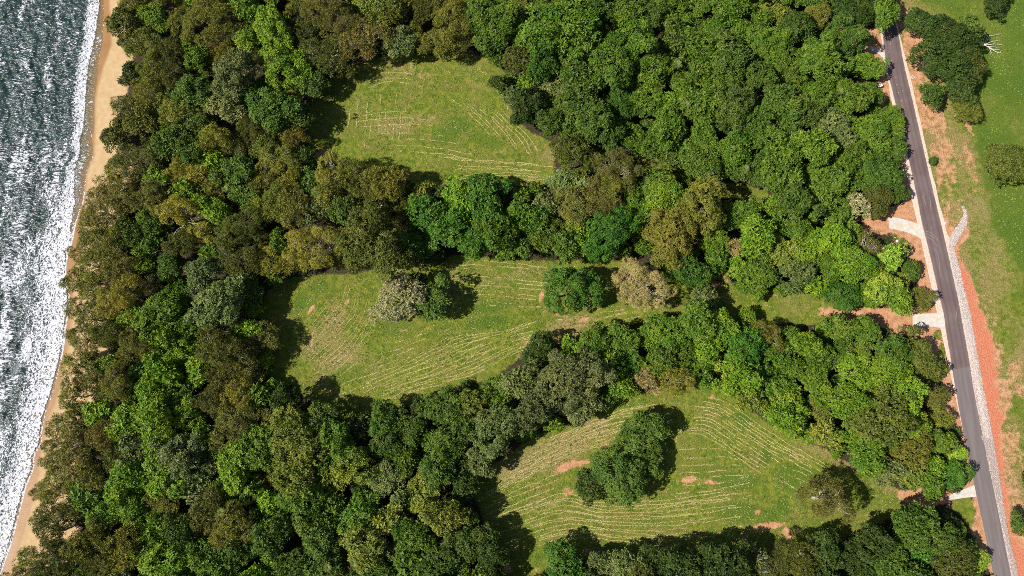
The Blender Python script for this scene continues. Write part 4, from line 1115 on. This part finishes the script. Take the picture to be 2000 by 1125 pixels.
# ---------------- undergrowth that fills the shade between the trunks
U_ = np.random.default_rng(31)
pts = U_.random((5200, 2)) * [2040, 1190] + [-20, -30]
k1 = (poly_sd(pts[:, 0], pts[:, 1], FP) > 8) & (np.maximum.reduce([poly_sd(pts[:, 0], pts[:, 1], c_) for c_ in clp]) < -1) & (poly_sd(pts[:, 0], pts[:, 1], np.array(VERGE, float)) < -6) & (pts[:, 0] - np.interp(pts[:, 1], np.array(BEACHLINE)[:, 1], np.array(BEACHLINE)[:, 0]) > 70)
pts = PP(pts[k1])
Vs, rs, ls = [], [], []
for x, y in pts:
    h_ = U_.uniform(.8, 3.2); n = 26
    d = unit(U_.normal(size=(n, 3))); d[:, 2] = np.abs(d[:, 2])
    pos = np.array([x, y, h_ * .45]) + d * np.array([1.3, 1.3, h_ * .55]) * (.6 + .5 * U_.random((n, 1)))
    a_, b_, c_ = leaves_at(pos, unit(d + [0, 0, .5]), 4, .6, .3, .4, U_, .1, np.full(n, U_.random()))
    Vs.append(a_); rs.append(b_); ls.append(c_)
V = np.concatenate(Vs).reshape(-1, 3); n = len(V) // 4
me = np_mesh('undergrowth', V, np.arange(n * 4).reshape(n, 4), lf.m)
vattr(me, 'rnd', np.concatenate(rs), 'FACE'); vattr(me, 'lobe', np.concatenate(ls), 'FACE')
o = link('undergrowth', me); o.color = (.06, .10, .02, 1)
tag(o, 'low leafy undergrowth in the shade between the forest trunks', 'undergrowth', None, 'stuff')


# the forest goes on beyond the photograph's edge as one mass
pts = U_.random((5200, 2)) * [2700, 1960] + [-430, -420]
fr_ = ((pts[:, 0] < -60) | (pts[:, 0] > 2060) | (pts[:, 1] < -75) | (pts[:, 1] > 1205))
yc_ = np.clip(pts[:, 1], -60, 1200)
k1 = fr_ & (pts[:, 0] > at_y(BEACHLINE, yc_) + 20 - np.where(pts[:, 1] > 1200, (pts[:, 1] - 1200) * .25, 0)) & (pts[:, 0] < at_y(ROAD_L, yc_) - 30 + np.where(pts[:, 1] > 1200, (pts[:, 1] - 1200) * .2, np.where(pts[:, 1] < -60, (pts[:, 1] + 60) * .28, 0)))
pts = PP(pts[k1])
Vs, rs, ls = [], [], []
for x, y in pts:
    R1 = U_.uniform(3.2, 5.2); h_ = U_.uniform(7, 12); n = 34
    d = unit(U_.normal(size=(n, 3))); d[:, 2] = np.abs(d[:, 2]) * 1.1 - .15
    pos = np.array([x, y, h_ - R1 * .6]) + d * np.array([R1, R1, R1 * .6]) * (.8 + .25 * U_.random((n, 1)))
    a_, b_, c_ = leaves_at(pos, unit(d + [0, 0, .5]), 4, 1.7, .9, .35, U_, .1, np.full(n, U_.random()))
    Vs.append(a_); rs.append(b_); ls.append(c_)
V = np.concatenate(Vs).reshape(-1, 3); n = len(V) // 4
print('far forest', len(pts), n)
me = np_mesh('far_forest', V, np.arange(n * 4).reshape(n, 4), lf.m)
vattr(me, 'rnd', np.concatenate(rs), 'FACE'); vattr(me, 'lobe', np.concatenate(ls), 'FACE')
o = link('far_forest', me); o.color = (.085, .14, .016, 1)
tag(o, 'continuous forest canopy beyond the trees of the picture', 'forest', None, 'stuff')

# ---------------- dead wood
def dead(name, label, base_px, tips, z0, rad, cat='dead branch', mat=None):
    e = bpy.data.objects.new(name, None); COL.objects.link(e)
    b = P(*base_px, z0); e.location = (b.x, b.y, 0)
    tag(e, label, cat)
    r = np.random.default_rng(int(base_px[0]))
    for tip in tips:
        Pz = Parts()
        path = [np.array([0, 0, z0])]
        for k_, q_ in enumerate(tip):
            zz = z0 + (q_[2] if len(q_) > 2 else .5)
            w_ = P(q_[0], q_[1], zz); path.append(np.array([w_.x - b.x, w_.y - b.y, zz]))
        path = smooth_line(np.array(path), 14)
        Pz.add(tube(path, np.linspace(rad, rad * .3, len(path)), 5))
        for k_ in range(3):
            i0 = r.integers(len(path) // 3, len(path) - 1)
            d = unit(path[min(i0 + 1, len(path) - 1)] - path[i0 - 1]) + r.normal(size=3) * .5
            Pz.add(limb(path[i0], path[i0] + unit(d) * (.8 + r.random()), rad * .4, rad * .15, r, .05, 3))
        link('branch', Pz.mesh('branch', mat or wd_.m), e)
wd_ = NT('bleached_wood'); q = wd_.pos()
wd_.set(Base_Color=wd_.mix(wd_.noise(q, 1.5, 3), (.50, .44, .36), (.80, .75, .66)), Roughness=.85)
dead('dead_tree', 'bleached bare branches fanning over the grass beside the field trees', (1922, 88),
     [[(1926,77),(1930,67)],[(1927,82),(1932,70),(1939,69),(1955,66,.3)],[(1930,84),(1938,81),(1953,78)],[(1932,87),(1942,86),(1954,87,.2)],[(1930,91),(1940,96),(1953,97,.2)],[(1931,92),(1935,100),(1936,104,.1)],[(1927,90),(1940,91.5),(1950,92)],[(1920,80),(1924,69)],[(1950,103,.1),(1955,100,.1)]], .5, .12)
dead('dead_tree', 'grey fallen dead branches in the belt above the middle clearing', (1060, 472), [[(1056,460),(1066,450),(1074,446)],[(1068,474),(1078,470)],[(1058,480),(1056,486)],[(1066,462),(1080,458)],[(1052,468),(1050,455)]], 7, .12, 'dead branch', pb.m)
dead('dead_tree', 'bare pale limbs showing at the edge below the lower clearing', (1482, 1085), [[(1472,1076),(1462,1066)],[(1478,1074),(1474,1062)],[(1490,1078),(1494,1068)],[(1470,1084),(1460,1078)]], 5, .10, 'dead branch', pb.m)
dead('dead_tree', 'bare white dead limbs in the left forest above the golden trees', (363, 432), [[(372,430),(390,424)],[(352,450),(340,455)],[(358,442),(346,448),(338,462)],[(376,436),(392,436)]], 9, .10, 'dead branch', pb.m)

# ---------------- small things by the road
ws = NT('white_rock'); ws.set(Base_Color=(.78, .76, .72), Roughness=.8)
def rock(name, px, py, s, label, mat, cat):
    r = np.random.default_rng(int(px))
    import bmesh
    b = bmesh.new(); bmesh.ops.create_icosphere(b, subdivisions=2, radius=1)
    for v in b.verts:
        v.co *= .8 + .35 * r.random(); v.co.z *= .65
    me = bpy.data.meshes.new(name); b.to_mesh(me); b.free(); me.materials.append(mat)
    o = link(name, me); p_ = P(px, py); o.location = (p_.x, p_.y, s * .35); o.scale = (s, s, s)
    tag(o, label, cat); return o
rock('white_rock', 1752, 471, .42, 'white rock on the red soil below the curved driveway', ws.m, 'rock')
rock('white_rock', 1748, 464, .16, 'tiny pale rock just above the white rock', ws.m, 'rock')
rock('white_rock', 1845, 436, .30, 'small white rock at the road edge across from curved driveway', ws.m, 'rock')
# marker post with cap
mk = NT('dark_post'); mk.set(Base_Color=(.05, .035, .03), Roughness=.8)
e = bpy.data.objects.new('marker_post', None); COL.objects.link(e); p_ = P(1773, 27); e.location = (p_.x, p_.y, 0)
tag(e, 'short dark post with pale top on the dirt near the road top', 'post')
Pz = Parts(); Pz.add(tube([(0, 0, -.1), (0, 0, .5), (0, 0, .85)], [.2, .19, .18], 8)); link('post', Pz.mesh('post', mk.m), e)
Pz = Parts(); Pz.add(tube([(0, 0, .85), (0, 0, .93), (0, 0, .95)], [.24, .24, .01], 8)); link('cap', Pz.mesh('cap', ws.m), e)
# round pit ring in the verge
e = bpy.data.objects.new('drain_pit', None); COL.objects.link(e); p_ = P(1783, 151); e.location = (p_.x, p_.y, 0)
tag(e, 'pale concrete ring of a drain pit beside the upper road', 'drain pit')
an = np.linspace(0, 2 * math.pi, 20, endpoint=False)
prof = [(.62, 0), (.62, .16), (.40, .16), (.40, .02)]
V = np.array([[rr * math.cos(a_), rr * math.sin(a_), z] for a_ in an for rr, z in prof])
F_ = np.array([[i * 4 + j, ((i + 1) % 20) * 4 + j, ((i + 1) % 20) * 4 + j + 1, i * 4 + j + 1] for i in range(20) for j in range(3)])
link('ring', np_mesh('ring', V, F_, c.m), e)
V = np.array([[0, 0, .08]] + [[.41 * math.cos(a_), .41 * math.sin(a_), .07] for a_ in an])
link('cover', np_mesh('cover', V, np.array([[0, 1 + i, 1 + (i + 1) % 20] for i in range(20)]), gv.m), e)
# pale box half under the trees
def cbox(name, x0, x1, y0, y1, z0, z1, mat, par, bev=.05):
    import bmesh
    b = bmesh.new(); bmesh.ops.create_cube(b, size=1)
    for v in b.verts:
        v.co = Vector(((x0 + x1) / 2 + v.co.x * (x1 - x0), (y0 + y1) / 2 + v.co.y * (y1 - y0), (z0 + z1) / 2 + v.co.z * (z1 - z0)))
    bmesh.ops.bevel(b, geom=b.edges[:], offset=bev, segments=2, affect='EDGES')
    me = bpy.data.meshes.new(name); b.to_mesh(me); b.free(); me.materials.append(mat)
    return link(name, me, par)
gm = NT('grey_metal'); gm.set(Base_Color=(.30, .32, .32), Roughness=.5, Metallic=.2)
e = bpy.data.objects.new('service_box', None); COL.objects.link(e); p_ = P(1714, 172); e.location = (p_.x, p_.y, 0); e.rotation_euler = (0, 0, .35)
tag(e, 'small pale grey box half hidden under roadside trees', 'box')
cbox('body', -.95, .95, -.45, .45, 0, 1.5, gm.m, e); cbox('lid', -1.0, 1.0, -.5, .5, 1.5, 1.62, ws.m, e, .04); cbox('handle', -.2, .2, -.53, -.46, 1.0, 1.08, mk.m, e, .01)
